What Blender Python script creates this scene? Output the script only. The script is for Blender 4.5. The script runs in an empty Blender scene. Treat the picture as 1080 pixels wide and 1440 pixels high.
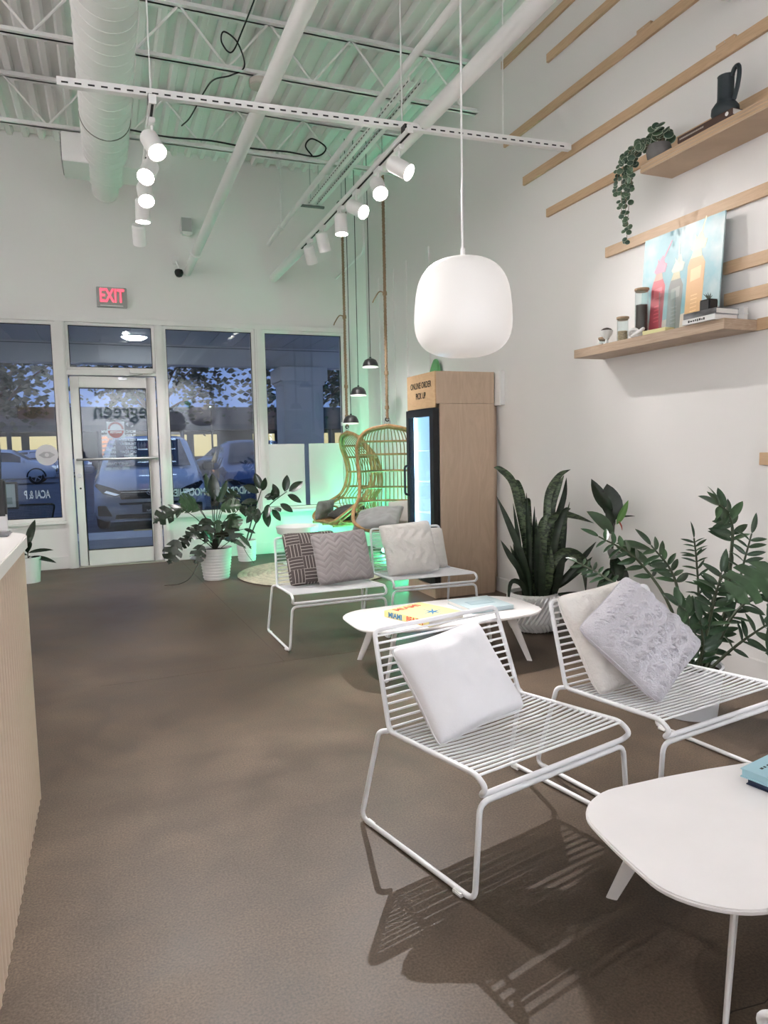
import bpy, bmesh, math, random
from mathutils import Vector, Matrix, noise

random.seed(7)
SC = bpy.context.scene
COL = SC.collection
PI = math.pi
rad = math.radians

# ------------------------------------------------------------------ camera
cam_d = bpy.data.cameras.new('camera')
cam = bpy.data.objects.new('camera', cam_d)
COL.objects.link(cam)
SC.camera = cam
cam_d.sensor_fit = 'VERTICAL'
cam_d.sensor_height = 36.0
cam_d.lens = 986.6 / 1440 * 36.0
cam_d.clip_start = 0.05
cam_d.clip_end = 400
_R = ((0.9302297, -0.0526406, 0.3631826), (-0.3664436, -0.0798659, 0.9270062), (-0.0197923, -0.9954147, -0.0935835))
_r = Vector([row[0] for row in _R]).normalized()
_b = Vector([-row[2] for row in _R]); _b = (_b - _r * _b.dot(_r)).normalized()
_u = _b.cross(_r)
_m = Matrix((_r, _u, _b)).transposed().to_4x4()
_m.translation = (0, 0, 1.31)
cam.matrix_world = _m

# ------------------------------------------------------------------ world: dusk sky
wd = bpy.data.worlds.new('dusk'); SC.world = wd
wd.use_nodes = True
_bg = wd.node_tree.nodes['Background']
_bg.inputs[0].default_value = (0.17, 0.26, 0.52, 1)
_bg.inputs[1].default_value = 0.62

SC.view_settings.view_transform = 'Standard'
SC.view_settings.look = 'None'
SC.view_settings.gamma = 1.0
SC.view_settings.use_curve_mapping = False
SC.view_settings.exposure = 1.12

SPOT_W = 66.0       # each track head
WASH = 1.15          # factor for the heads over the rest of the shop and the added fill washers
OPAL = 0.16          # opal pendant glow
GREEN = 185.0        # green led bar

# ------------------------------------------------------------------ mesh helpers
def frame_of(d):
    d = Vector(d).normalized()
    a = Vector((0, 0, 1)) if abs(d.z) < 0.9 else Vector((1, 0, 0))
    x = a.cross(d).normalized()
    return x, d.cross(x).normalized(), d

def fillet(pts, r, n=4, closed=False):
    pts = [Vector(p) for p in pts]; out = []
    N = len(pts)
    for i, p in enumerate(pts):
        if not closed and i in (0, N - 1):
            out.append(p); continue
        a = pts[i - 1] - p; b = pts[(i + 1) % N] - p
        rr = min(r, a.length * .48, b.length * .48)
        A = p + a.normalized() * rr; B = p + b.normalized() * rr
        for k in range(n + 1):
            t = k / n
            out.append(A * (1 - t) ** 2 + p * 2 * t * (1 - t) + B * t * t)
    return out

def smooth_path(pts, n=6):
    """Catmull-Rom through pts"""
    P = [Vector(p) for p in pts]
    P = [P[0] * 2 - P[1]] + P + [P[-1] * 2 - P[-2]]
    out = []
    for i in range(1, len(P) - 2):
        for k in range(n):
            t = k / n
            a, b, c, d = P[i - 1], P[i], P[i + 1], P[i + 2]
            out.append(.5 * ((2 * b) + (c - a) * t + (2 * a - 5 * b + 4 * c - d) * t * t + (3 * b - a - 3 * c + d) * t ** 3))
    out.append(P[-2].copy())
    return out

class MB:
    def __init__(s): s.v = []; s.f = []; s.uv = None
    def add(s, vs, fs):
        o = len(s.v); s.v += [tuple(v) for v in vs]; s.f += [tuple(i + o for i in f) for f in fs]; return s
    def box(s, x0, y0, z0, x1, y1, z1):
        x0, x1 = min(x0, x1), max(x0, x1); y0, y1 = min(y0, y1), max(y0, y1); z0, z1 = min(z0, z1), max(z0, z1)
        return s.add([(x0, y0, z0), (x1, y0, z0), (x1, y1, z0), (x0, y1, z0), (x0, y0, z1), (x1, y0, z1), (x1, y1, z1), (x0, y1, z1)],
                     [(0, 3, 2, 1), (4, 5, 6, 7), (0, 1, 5, 4), (1, 2, 6, 5), (2, 3, 7, 6), (3, 0, 4, 7)])
    def bar(s, p0, p1, w, h, up=(0, 0, 1)):
        p0, p1 = Vector(p0), Vector(p1); d = (p1 - p0).normalized(); up = Vector(up)
        x = d.cross(up).normalized(); u = x.cross(d).normalized()
        vs = []
        for p in (p0, p1):
            for a, b in ((-1, -1), (1, -1), (1, 1), (-1, 1)): vs.append(p + x * a * w / 2 + u * b * h / 2)
        return s.add(vs, [(3, 2, 1, 0), (4, 5, 6, 7), (0, 1, 5, 4), (1, 2, 6, 5), (2, 3, 7, 6), (3, 0, 4, 7)])
    def cyl(s, p0, p1, r0, r1=None, n=12, caps=True):
        r1 = r0 if r1 is None else r1
        p0, p1 = Vector(p0), Vector(p1); x, y, d = frame_of(p1 - p0)
        vs = []
        for p, r in ((p0, r0), (p1, r1)):
            for k in range(n):
                a = 2 * PI * k / n; vs.append(p + (x * math.cos(a) + y * math.sin(a)) * r)
        fs = [(k, (k + 1) % n, n + (k + 1) % n, n + k) for k in range(n)]
        if caps: fs += [tuple(range(n - 1, -1, -1)), tuple(range(n, 2 * n))]
        return s.add(vs, fs)
    def tube(s, path, r, n=6, closed=False, caps=True):
        P = [Vector(p) for p in path]; N = len(P)
        T = []
        for i in range(N):
            a = P[i - 1] if (i > 0 or closed) else P[i]; b = P[(i + 1) % N] if (i < N - 1 or closed) else P[i]
            t = b - a
            T.append(t.normalized() if t.length > 1e-9 else Vector((0, 0, 1)))
        x, y, _ = frame_of(T[0]); vs = []
        for i in range(N):
            if i: x = (x - T[i] * x.dot(T[i])); x = x.normalized() if x.length > 1e-6 else frame_of(T[i])[0]
            y = T[i].cross(x)
            rr = r[i] if isinstance(r, (list, tuple)) else r
            for k in range(n):
                a = 2 * PI * k / n; vs.append(P[i] + (x * math.cos(a) + y * math.sin(a)) * rr)
        fs = []
        M = N if closed else N - 1
        for i in range(M):
            j = (i + 1) % N
            for k in range(n): fs.append((i * n + k, i * n + (k + 1) % n, j * n + (k + 1) % n, j * n + k))
        if caps and not closed: fs += [tuple(range(n - 1, -1, -1)), tuple(range((N - 1) * n, N * n))]
        return s.add(vs, fs)
    def lathe(s, prof, n=24, c=(0, 0, 0), caps=True):
        vs = []; c = Vector(c)
        for r, z in prof:
            for k in range(n):
                a = 2 * PI * k / n; vs.append(c + Vector((r * math.cos(a), r * math.sin(a), z)))
        fs = []
        for i in range(len(prof) - 1):
            for k in range(n): fs.append((i * n + k, i * n + (k + 1) % n, (i + 1) * n + (k + 1) % n, (i + 1) * n + k))
        if caps:
            if prof[0][0] > 1e-5: fs.append(tuple(range(n - 1, -1, -1)))
            L = (len(prof) - 1) * n
            if prof[-1][0] > 1e-5: fs.append(tuple(range(L, L + n)))
        return s.add(vs, fs)
    def prism(s, poly, h0, h1, fn=None):
        """poly: list of 2d points; fn maps (a,b,h)->xyz"""
        fn = fn or (lambda a, b, h: (a, b, h)); n = len(poly)
        vs = [fn(a, b, h0) for a, b in poly] + [fn(a, b, h1) for a, b in poly]
        fs = [(k, (k + 1) % n, n + (k + 1) % n, n + k) for k in range(n)] + [tuple(range(n - 1, -1, -1)), tuple(range(n, 2 * n))]
        return s.add(vs, fs)
    def grid(s, fn, nu, nv, closed_u=False):
        vs = [fn(i / (nu if closed_u else nu - 1), j / (nv - 1)) for j in range(nv) for i in range(nu)]
        fs = []
        for j in range(nv - 1):
            for i in range(nu if closed_u else nu - 1):
                i2 = (i + 1) % nu; fs.append((j * nu + i, j * nu + i2, (j + 1) * nu + i2, (j + 1) * nu + i))
        return s.add(vs, fs)
    def xf(s, M):
        s.v = [tuple(M @ Vector(v)) for v in s.v]; return s
    def mesh(s, name, mat, smooth=True, bevel=0, seg=2, fixn=True, sharp=38):
        me = bpy.data.meshes.new(name)
        me.from_pydata(s.v, [], s.f)
        if fixn or bevel:
            bm = bmesh.new(); bm.from_mesh(me)
            bmesh.ops.remove_doubles(bm, verts=bm.verts, dist=1e-5)
            bmesh.ops.recalc_face_normals(bm, faces=bm.faces)
            if bevel:
                ed = [e for e in bm.edges if len(e.link_faces) == 2 and e.calc_face_angle(0) > rad(30)]
                bmesh.ops.bevel(bm, geom=ed, offset=bevel, segments=seg, affect='EDGES', clamp_overlap=True)
            bm.to_mesh(me); bm.free()
        if smooth:
            me.shade_smooth(); me.set_sharp_from_angle(angle=rad(sharp))
        if mat: me.materials.append(mat)
        return me
    def build(s, name, mat, parent=None, **k):
        return link(name, s.mesh(name, mat, **k), parent)

def link(name, data, parent=None, M=None):
    o = bpy.data.objects.new(name, data); COL.objects.link(o)
    if parent: o.parent = parent
    if M is not None: o.matrix_local = M
    return o

def tag(o, label, cat, group=None, kind=None):
    if label: o['label'] = label
    if cat: o['category'] = cat
    if group: o['group'] = group
    if kind: o['kind'] = kind
    return o

def thing(name, label, cat, loc=(0, 0, 0), rz=0, group=None):
    o = bpy.data.objects.new(name, None); COL.objects.link(o)
    o.empty_display_size = .05
    o.location = loc; o.rotation_euler = (0, 0, rz)
    return tag(o, label, cat, group)

def structure(o): o['kind'] = 'structure'; return o

def copy_tree(o, parent=None):
    c = o.copy(); COL.objects.link(c); c.parent = parent
    for ch in list(o.children): copy_tree(ch, c)
    return c

def lookM(pos, fwd, up=(0, 0, 1), s=1.0):
    """matrix whose +Y is fwd, +Z close to up"""
    f = Vector(fwd).normalized(); u = Vector(up)
    x = f.cross(u)
    x = x.normalized() if x.length > 1e-5 else Vector((1, 0, 0))
    z = x.cross(f)
    if not isinstance(s, (tuple, list)): s = (s, s, s)
    M = Matrix((x * s[0], f * s[1], z * s[2])).transposed().to_4x4(); M.translation = Vector(pos)
    return M

def text_mesh(txt, size, depth=0.001, sx=1.0, mirror=False, align='CENTER', spacing=1.0, bold=0.0):
    c = bpy.data.curves.new('lettering', 'FONT'); c.body = txt; c.size = size; c.extrude = depth
    c.align_x = align; c.align_y = 'CENTER'; c.space_character = spacing; c.resolution_u = 3
    c.offset = bold
    o = bpy.data.objects.new('lettering', c); COL.objects.link(o)
    dg = bpy.context.evaluated_depsgraph_get()
    me = bpy.data.meshes.new_from_object(o.evaluated_get(dg))
    bpy.data.objects.remove(o); bpy.data.curves.remove(c)
    me.transform(Matrix.Diagonal((-sx if mirror else sx, 1, 1, 1)))
    if mirror: me.flip_normals()
    me.materials.clear()
    return me

def text_obj(name, txt, size, mat, M, parent=None, **k):
    me = text_mesh(txt, size, **k); me.materials.append(mat)
    return link(name, me, parent, M)

# ------------------------------------------------------------------ materials
def mat(name, col, rough=.5, metal=0, spec=.5, var=0, vscale=5, bump=0, bscale=30, emit=None, estr=1, sheen=0, stretch=(1, 1, 1), trans=0, ior=1.45, coat=0):
    m = bpy.data.materials.new(name); m.use_nodes = True
    nt = m.node_tree; b = nt.nodes['Principled BSDF']
    c4 = (*col, 1)
    b.inputs['Base Color'].default_value = c4; b.inputs['Roughness'].default_value = rough
    b.inputs['Metallic'].default_value = metal; b.inputs['Specular IOR Level'].default_value = spec
    b.inputs['Transmission Weight'].default_value = trans; b.inputs['IOR'].default_value = ior
    b.inputs['Coat Weight'].default_value = coat
    if sheen: b.inputs['Sheen Weight'].default_value = sheen
    if emit: b.inputs['Emission Color'].default_value = (*emit, 1); b.inputs['Emission Strength'].default_value = estr
    if var or bump:
        tc = nt.nodes.new('ShaderNodeTexCoord'); mp = nt.nodes.new('ShaderNodeMapping')
        nt.links.new(tc.outputs['Object'], mp.inputs[0]); mp.inputs['Scale'].default_value = stretch
    if var:
        n = nt.nodes.new('ShaderNodeTexNoise'); n.inputs['Scale'].default_value = vscale; n.inputs['Detail'].default_value = 5
        nt.links.new(mp.outputs[0], n.inputs['Vector'])
        r = nt.nodes.new('ShaderNodeValToRGB'); r.color_ramp.elements[0].position = .3; r.color_ramp.elements[1].position = .7
        r.color_ramp.elements[0].color = (*[max(0, c * (1 - var)) for c in col], 1)
        r.color_ramp.elements[1].color = (*[min(1, c * (1 + var)) for c in col], 1)
        nt.links.new(n.outputs['Fac'], r.inputs[0]); nt.links.new(r.outputs[0], b.inputs['Base Color'])
    if bump:
        n2 = nt.nodes.new('ShaderNodeTexNoise'); n2.inputs['Scale'].default_value = bscale; n2.inputs['Detail'].default_value = 4
        nt.links.new(mp.outputs[0], n2.inputs['Vector'])
        bp = nt.nodes.new('ShaderNodeBump'); bp.inputs['Strength'].default_value = bump; bp.inputs['Distance'].default_value = .01
        nt.links.new(n2.outputs['Fac'], bp.inputs['Height']); nt.links.new(bp.outputs[0], b.inputs['Normal'])
    return m

def wood(name, light, dark, scale=(1, 1, 1), rough=.5, dist=3.0, freq=6):
    m = bpy.data.materials.new(name); m.use_nodes = True
    nt = m.node_tree; b = nt.nodes['Principled BSDF']; b.inputs['Roughness'].default_value = rough
    tc = nt.nodes.new('ShaderNodeTexCoord'); mp = nt.nodes.new('ShaderNodeMapping'); mp.inputs['Scale'].default_value = scale
    nt.links.new(tc.outputs['Object'], mp.inputs[0])
    n = nt.nodes.new('ShaderNodeTexNoise'); n.inputs['Scale'].default_value = freq; n.inputs['Detail'].default_value = 6
    n.inputs['Distortion'].default_value = dist
    nt.links.new(mp.outputs[0], n.inputs['Vector'])
    r = nt.nodes.new('ShaderNodeValToRGB'); r.color_ramp.elements[0].position = .32; r.color_ramp.elements[1].position = .68
    r.color_ramp.elements[0].color = (*dark, 1); r.color_ramp.elements[1].color = (*light, 1)
    nt.links.new(n.outputs['Fac'], r.inputs[0]); nt.links.new(r.outputs[0], b.inputs['Base Color'])
    bp = nt.nodes.new('ShaderNodeBump'); bp.inputs['Strength'].default_value = .08; bp.inputs['Distance'].default_value = .005
    nt.links.new(n.outputs['Fac'], bp.inputs['Height']); nt.links.new(bp.outputs[0], b.inputs['Normal'])
    return m

def emission(name, col, s):
    m = bpy.data.materials.new(name); m.use_nodes = True; nt = m.node_tree; nt.nodes.clear()
    e = nt.nodes.new('ShaderNodeEmission'); e.inputs[0].default_value = (*col, 1); e.inputs[1].default_value = s
    o = nt.nodes.new('ShaderNodeOutputMaterial'); nt.links.new(e.outputs[0], o.inputs[0]); return m

def pane_mat(name, tint=(1, 1, 1), f0=.045):
    """thin flat glass: clear, with a Schlick reflection that is the same from both sides"""
    m = bpy.data.materials.new(name); m.use_nodes = True; nt = m.node_tree; nt.nodes.clear()
    lw = nt.nodes.new('ShaderNodeLayerWeight'); lw.inputs[0].default_value = .5
    pw = nt.nodes.new('ShaderNodeMath'); pw.operation = 'POWER'; pw.inputs[1].default_value = 5
    nt.links.new(lw.outputs['Facing'], pw.inputs[0])
    ma = nt.nodes.new('ShaderNodeMath'); ma.operation = 'MULTIPLY_ADD'; ma.inputs[1].default_value = 1 - f0; ma.inputs[2].default_value = f0
    nt.links.new(pw.outputs[0], ma.inputs[0])
    t = nt.nodes.new('ShaderNodeBsdfTransparent'); t.inputs[0].default_value = (*tint, 1)
    g = nt.nodes.new('ShaderNodeBsdfGlossy'); g.inputs['Roughness'].default_value = 0.0
    mx = nt.nodes.new('ShaderNodeMixShader'); nt.links.new(ma.outputs[0], mx.inputs[0])
    nt.links.new(t.outputs[0], mx.inputs[1]); nt.links.new(g.outputs[0], mx.inputs[2])
    o = nt.nodes.new('ShaderNodeOutputMaterial'); nt.links.new(mx.outputs[0], o.inputs[0]); return m

MT = {}
MT['wall'] = mat('wall_paint', (.80, .78, .768), .65, bump=.03, bscale=120)
MT['trim'] = mat('trim_paint', (.80, .78, .768), .4, var=.03, vscale=3)
MT['ceil'] = mat('ceiling_paint', (.85, .84, .825), .7)
MT['wmetal'] = mat('white_metal', (.82, .81, .80), .4)
MT['pipe'] = mat('painted_pipe', (.80, .79, .78), .35)
MT['chair'] = mat('chair_powder_coat', (.84, .84, .86), .35)
MT['table'] = mat('table_lacquer', (.88, .85, .845), .35, var=.02, vscale=6)
MT['black'] = mat('black_plastic', (.012, .012, .013), .45)
MT['bmetal'] = mat('black_metal', (.02, .02, .022), .4)
MT['steel'] = mat('steel', (.55, .55, .56), .3, metal=1)
MT['slat'] = wood('birch_slat', (.62, .43, .27), (.54, .36, .22), (.6, .5, 6), freq=5)
MT['ply'] = wood('plywood', (.58, .435, .32), (.51, .375, .27), (3, 3, .5), freq=3, dist=4)
MT['ply_front'] = wood('plywood_front', (.62, .42, .24), (.55, .36, .2), (2, 2, 6), freq=3, dist=2)
MT['plyedge'] = wood('plywood_edge', (.60, .45, .32), (.45, .32, .22), (.6, .6, 30), freq=4, dist=1)
MT['shelf_low'] = wood('oak_shelf', (.50, .38, .28), (.38, .27, .19), (2, .7, 14), freq=5, dist=2)
MT['reed'] = wood('reeded_oak', (.70, .56, .44), (.60, .47, .36), (8, 8, .5), freq=4, dist=1)
MT['cork'] = wood('lid_wood', (.48, .33, .2), (.38, .25, .15), (4, 12, 4), freq=5)
MT['glass'] = pane_mat('window_glass', (.86, .9, .93), .045)
MT['jar'] = pane_mat('jar_glass', (.93, .96, .96), .022)
MT['spot_glow'] = emission('spot_glow', (1, .95, .86), 45)
MT['rattan'] = mat('rattan', (.40, .235, .11), .45, var=.25, vscale=8, stretch=(3, 3, 3))
MT['rattan_thin'] = mat('rattan_core', (.33, .19, .085), .5, var=.2, vscale=9)
MT['rope'] = mat('jute_rope', (.30, .21, .13), .9, bump=1.0, bscale=90)
MT['soil'] = mat('soil', (.025, .018, .012), .95, bump=1, bscale=60)
MT['pot'] = mat('white_ceramic', (.80, .79, .78), .5)
MT['letter_w'] = mat('vinyl_white', (.75, .77, .8), .5)
MT['letter_k'] = mat('print_black', (.02, .018, .016), .6)
MT['paper'] = mat('paper_pages', (.78, .76, .72), .8, var=.06, vscale=4, stretch=(1, 1, 60))
# ------------------------------------------------------------------ the room shell
XW, YF, ZC = 3.2, 8.64, 4.66
XL, YB = -4.6, -4.2

def concrete():
    m = bpy.data.materials.new('polished_concrete'); m.use_nodes = True; nt = m.node_tree; b = nt.nodes['Principled BSDF']
    tc = nt.nodes.new('ShaderNodeTexCoord')
    def noi(s, d, det=6):
        n = nt.nodes.new('ShaderNodeTexNoise'); n.inputs['Scale'].default_value = s; n.inputs['Detail'].default_value = det
        n.inputs['Distortion'].default_value = d; nt.links.new(tc.outputs['Object'], n.inputs['Vector']); return n
    a = noi(.9, .8); c = noi(5, .6); g = noi(150, 0, 2)
    ra = nt.nodes.new('ShaderNodeValToRGB')
    ra.color_ramp.elements[0].position = .33; ra.color_ramp.elements[0].color = (.078, .056, .040, 1)
    ra.color_ramp.elements[1].position = .68; ra.color_ramp.elements[1].color = (.136, .101, .073, 1)
    nt.links.new(a.outputs['Fac'], ra.inputs[0])
    rc = nt.nodes.new('ShaderNodeValToRGB')
    rc.color_ramp.elements[0].position = .3; rc.color_ramp.elements[0].color = (.78, .78, .78, 1)
    rc.color_ramp.elements[1].position = .7; rc.color_ramp.elements[1].color = (1.1, 1.08, 1.06, 1)
    nt.links.new(c.outputs['Fac'], rc.inputs[0])
    rg = nt.nodes.new('ShaderNodeValToRGB')
    rg.color_ramp.elements[0].position = .3; rg.color_ramp.elements[0].color = (.70, .70, .70, 1)
    rg.color_ramp.elements[1].position = .72; rg.color_ramp.elements[1].color = (1.32, 1.31, 1.30, 1)
    nt.links.new(g.outputs['Fac'], rg.inputs[0])
    m1 = nt.nodes.new('ShaderNodeMixRGB'); m1.blend_type = 'MULTIPLY'; m1.inputs[0].default_value = 1
    m2 = nt.nodes.new('ShaderNodeMixRGB'); m2.blend_type = 'MULTIPLY'; m2.inputs[0].default_value = 1
    nt.links.new(ra.outputs[0], m1.inputs[1]); nt.links.new(rc.outputs[0], m1.inputs[2])
    nt.links.new(m1.outputs[0], m2.inputs[1]); nt.links.new(rg.outputs[0], m2.inputs[2])
    nt.links.new(m2.outputs[0], b.inputs['Base Color'])
    rr = nt.nodes.new('ShaderNodeMapRange'); rr.inputs[3].default_value = .36; rr.inputs[4].default_value = .54
    nt.links.new(c.outputs['Fac'], rr.inputs[0]); nt.links.new(rr.outputs[0], b.inputs['Roughness'])
    b.inputs['Specular IOR Level'].default_value = .22
    bp = nt.nodes.new('ShaderNodeBump'); bp.inputs['Strength'].default_value = .05; bp.inputs['Distance'].default_value = .01
    nt.links.new(g.outputs['Fac'], bp.inputs['Height']); nt.links.new(bp.outputs[0], b.inputs['Normal'])
    return m
MT['concrete'] = concrete()

floor = structure(MB().box(XL, YB, -.12, XW, YF + .2, 0).build('floor', MT['concrete'], smooth=False))
# hairline crack in the slab, a thin dark seam lying flush with the floor
cr = [(.86, 1.02), (.95, 1.0), (1.0, 1.015), (1.06, 1.02), (1.1, 1.045), (1.16, 1.06), (1.2, 1.09), (1.27, 1.11), (1.36, 1.1), (1.5, 1.14)]
mb = MB()
for (a, b) in zip(cr, cr[1:]):
    mb.bar((a[0], a[1], .0003), (b[0], b[1], .0003), .0025, .0008)
mb.build('crack', mat('crack_shadow', (.03, .022, .017), .9), floor, smooth=False)
mb = MB()
for (a, b) in (((-.1, 4.15), (3.1, 4.2)), ((.95, 4.17), (.75, 8.6))):
    mb.bar((*a, .0003), (*b, .0003), .005, .0008)
mb.build('control_joint', mat('joint_filler', (.10, .08, .062), .8), floor, smooth=False)

# ceiling: ribbed metal deck, ribs running towards the shop front
def deck():
    mb = MB(); pitch = .152; d = .045; x = XL; prof = []
    while x < XW:
        prof += [(x, 0), (x + .045, 0), (x + .065, d), (x + .132, d)]
        x += pitch
    prof.append((XW, 0))
    vs = []; fs = []
    for y in (YB, YF + .1):
        for px, pz in prof: vs.append((min(px, XW), y, ZC + pz))
    n = len(prof)
    for i in range(n - 1): fs.append((i, i + 1, n + i + 1, n + i))
    mb.add(vs, fs)
    return mb
ceil = structure(deck().build('ceiling', MT['ceil'], smooth=False, fixn=False))
MB().box(XL - .2, YB - .2, ZC + .06, XW + .2, YF + .2, ZC + .2).build('roof_slab', MT['ceil'], ceil, smooth=False)

structure(MB().box(XW, YB, 0, XW + .2, YF + .2, ZC + .06).build('wall_right', MT['wall'], smooth=False))
structure(MB().box(XL - .2, YB, 0, XL, YF + .2, ZC + .06).build('wall_left', MT['wall'], smooth=False))
structure(MB().box(XL - .2, YB - .2, 0, XW + .2, YB, ZC + .06).build('wall_back', MT['wall'], smooth=False))
wf = MB()
wf.box(XL, YF, 2.80, XW, YF + .2, ZC + .06)
wf.box(XL, YF, 0, -1.95, YF + .2, 2.80)
wf.box(-1.95, YF, 0, -.465, YF + .2, .53)
wf.box(.67, YF, 0, 2.92, YF + .2, .53)
wf.box(2.92, YF, 0, XW, YF + .2, 2.80)
structure(wf.build('wall_front', MT['wall'], smooth=False))

structure(MB().box(XW - .014, YB, 0, XW, YF, .13).build('baseboard_right', MT['trim'], bevel=.004))
structure(MB().box(-1.95, YF - .02, 0, -.465, YF, .14).build('baseboard_front', MT['trim'], bevel=.004))
structure(MB().box(.67, YF - .02, 0, XW - .014, YF, .14).build('baseboard_front', MT['trim'], bevel=.004))

# panel battens on the right wall near the shop front
for k, (y, w) in enumerate(((8.20, .05), (7.72, .03), (7.36, .07), (6.78, .07))):
    structure(MB().box(XW - .012, y - w / 2, .13, XW, y + w / 2, 3.35).build('trim_%d' % (k + 1), MT['trim'], bevel=.004))

# head trim, sill boards and mullions of the shop front
t5 = structure(MB().box(-2.0, YF - .045, 2.745, 2.95, YF, 2.80).box(-2.0, YF - .025, 2.80, 2.95, YF, 2.825).build('trim_5', MT['trim'], bevel=.004))
for k, (x0, x1) in enumerate(((-1.95, -.465), (.67, 2.90))):
    structure(MB().box(x0, YF - .05, .51, x1, YF + .02, .545).box(x0, YF - .02, .47, x1, YF, .51).build('trim_%d' % (6 + k), MT['trim'], bevel=.004))
mull = ((-.465, -.36), (.578, .67), (1.735, 1.83), (2.875, 2.95))
for k, (x0, x1) in enumerate(mull):
    z0 = 0 if k < 2 else .545
    w = MB().box(x0, YF - .035, z0, x1, YF + .09, 2.745)
    w.box(x0 + .02, YF - .05, z0, x1 - .02, YF - .035, 2.745)
    structure(w.build('trim_%d' % (8 + k), MT['trim'], bevel=.004))

def window(name, x0, x1, z0, z1, f=.035, y=YF + .02):
    e = bpy.data.objects.new(name, None); COL.objects.link(e); structure(e)
    m = MB().box(x0, y - .03, z0, x0 + f, y + .05, z1).box(x1 - f, y - .03, z0, x1, y + .05, z1)
    m.box(x0 + f, y - .03, z0, x1 - f, y + .05, z0 + f).box(x0 + f, y - .03, z1 - f, x1 - f, y + .05, z1)
    m.build('window_frame', MT['trim'], e, bevel=.004)
    g = MB().box(x0 + f, y, z0 + f, x1 - f, y + .007, z1 - f).build('pane', MT['glass'], e, smooth=False)
    b = MB()
    for (a0, a1, b0, b1) in ((x0 + f, x0 + f + .008, z0 + f, z1 - f), (x1 - f - .008, x1 - f, z0 + f, z1 - f), (x0 + f, x1 - f, z0 + f, z0 + f + .008), (x0 + f, x1 - f, z1 - f - .008, z1 - f)):
        b.box(a0, y - .006, b0, a1, y - .001, b1)
    b.build('gasket', MT['black'], e, smooth=False)
    return e
w1 = window('window_1', -1.92, -.465, .545, 2.745)
w2 = window('window_2', -.36, .578, 2.225, 2.745, .03)
w3 = window('window_3', .67, 1.735, .545, 2.745)
w4 = window('window_4', 1.83, 2.875, .545, 2.745)
film = mat('frosted_film', (.78, .80, .79), .6)
for (a, b) in ((1.868, 2.325), (2.385, 2.838)):
    MB().box(a, YF + .012, .585, b, YF + .018, 1.36).build('frosted_film', film, w4, smooth=False)
structure(MB().box(-.36, YF - .03, 2.165, .578, YF + .09, 2.225).build('trim_12', MT['trim'], bevel=.004))

# glass entrance door
d1 = bpy.data.objects.new('door_1', None); COL.objects.link(d1); structure(d1)
dx0, dx1 = -.345, .565
m = MB().box(dx0, YF, .015, dx0 + .09, YF + .05, 2.155).box(dx1 - .105, YF, .015, dx1, YF + .05, 2.155)
m.box(dx0 + .09, YF, 2.03, dx1 - .105, YF + .05, 2.155).box(dx0 + .09, YF, .015, dx1 - .105, YF + .05, .185)
m.build('door_frame', MT['trim'], d1, bevel=.005)
gx0, gx1 = dx0 + .09, dx1 - .105
MB().box(gx0, YF + .02, .185, gx1, YF + .027, 2.03).build('pane', MT['glass'], d1, smooth=False)
b = MB()
for (a0, a1, b0, b1) in ((gx0, gx0 + .01, .185, 2.03), (gx1 - .01, gx1, .185, 2.03), (gx0, gx1, .185, .197), (gx0, gx1, 2.018, 2.03)):
    b.box(a0, YF + .012, b0, a1, YF + .019, b1)
b.build('gasket', MT['black'], d1, smooth=False)
pb = MB().tube(fillet([(dx0 + .035, YF + .0, 1.225), (dx0 + .035, YF - .055, 1.225), (dx1 - .02, YF - .055, 1.225), (dx1 - .02, YF, 1.225)], .02), .014, 8)
pb.build('push_bar', mat('bar_alu', (.42, .42, .42), .35, metal=.8), d1)
MB().cyl((dx0 + .045, YF, 1.045), (dx0 + .045, YF - .02, 1.045), .026, n=16).cyl((dx0 + .045, YF - .02, 1.045), (dx0 + .045, YF - .032, 1.045), .013).build('lock_cylinder', MT['steel'], d1)
MB().cyl((dx0 + .05, YF, .90), (dx0 + .05, YF - .006, .90), .011).build('key_hole', MT['bmetal'], d1)
MB().box(.29, YF - .09, 2.19, .54, YF - .032, 2.245).build('door_closer', MT['trim'], d1, bevel=.006)
MB().tube([(.43, YF - .06, 2.18), (.3, YF - .09, 2.16), (.21, YF - .04, 2.14)], .006).box(.17, YF - .03, 2.12, .26, YF - .001, 2.15).build('closer_arm', MT['steel'], d1)
structure(MB().box(-.36, YF - .06, 0, .578, YF + .12, .012).build('trim_13', mat('threshold', (.45, .42, .38), .5, metal=.3), bevel=.003))

# ------------------------------------------------------------------ lettering on the outside of the glass (reads backwards from inside)
def glassM(x, z, y): return Matrix.Translation((x, y, z)) @ Matrix.Rotation(PI / 2, 4, 'X')
yo = YF + .029
text_obj('lettering', 'HANDCRAFTED SMOOTHIES', .125, MT['letter_w'], glassM(1.205, .80, yo), w3, mirror=True, sx=.64, depth=.0004, bold=.003)
text_obj('lettering', 'ACAI & P', .125, MT['letter_w'], glassM(-.745, .845, yo), w1, mirror=True, sx=.52, depth=.0004, bold=.003)
# round sticker with an emblem on the left window
stx = -.62
st = MB().cyl((stx, YF + .012, 1.285), (stx, YF + .018, 1.285), .115, n=40).build('round_sticker', mat('sticker_white', (.62, .62, .64), .6), w1)
sg = mat('sticker_grey', (.36, .36, .38), .6)
mb = MB().prism([(-.085, 0), (-.03, .035), (.03, .035), (.085, 0), (.03, -.035), (-.03, -.035)], YF + .0105, YF + .012, lambda a, b, h: (stx + a, h, 1.285 + b))
em = mb.build('emblem', sg, st, smooth=False)
MB().cyl((stx, YF + .0095, 1.285), (stx, YF + .0105, 1.285), .022, n=20).build('emblem_dot', bpy.data.materials['sticker_white'], em)
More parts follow.
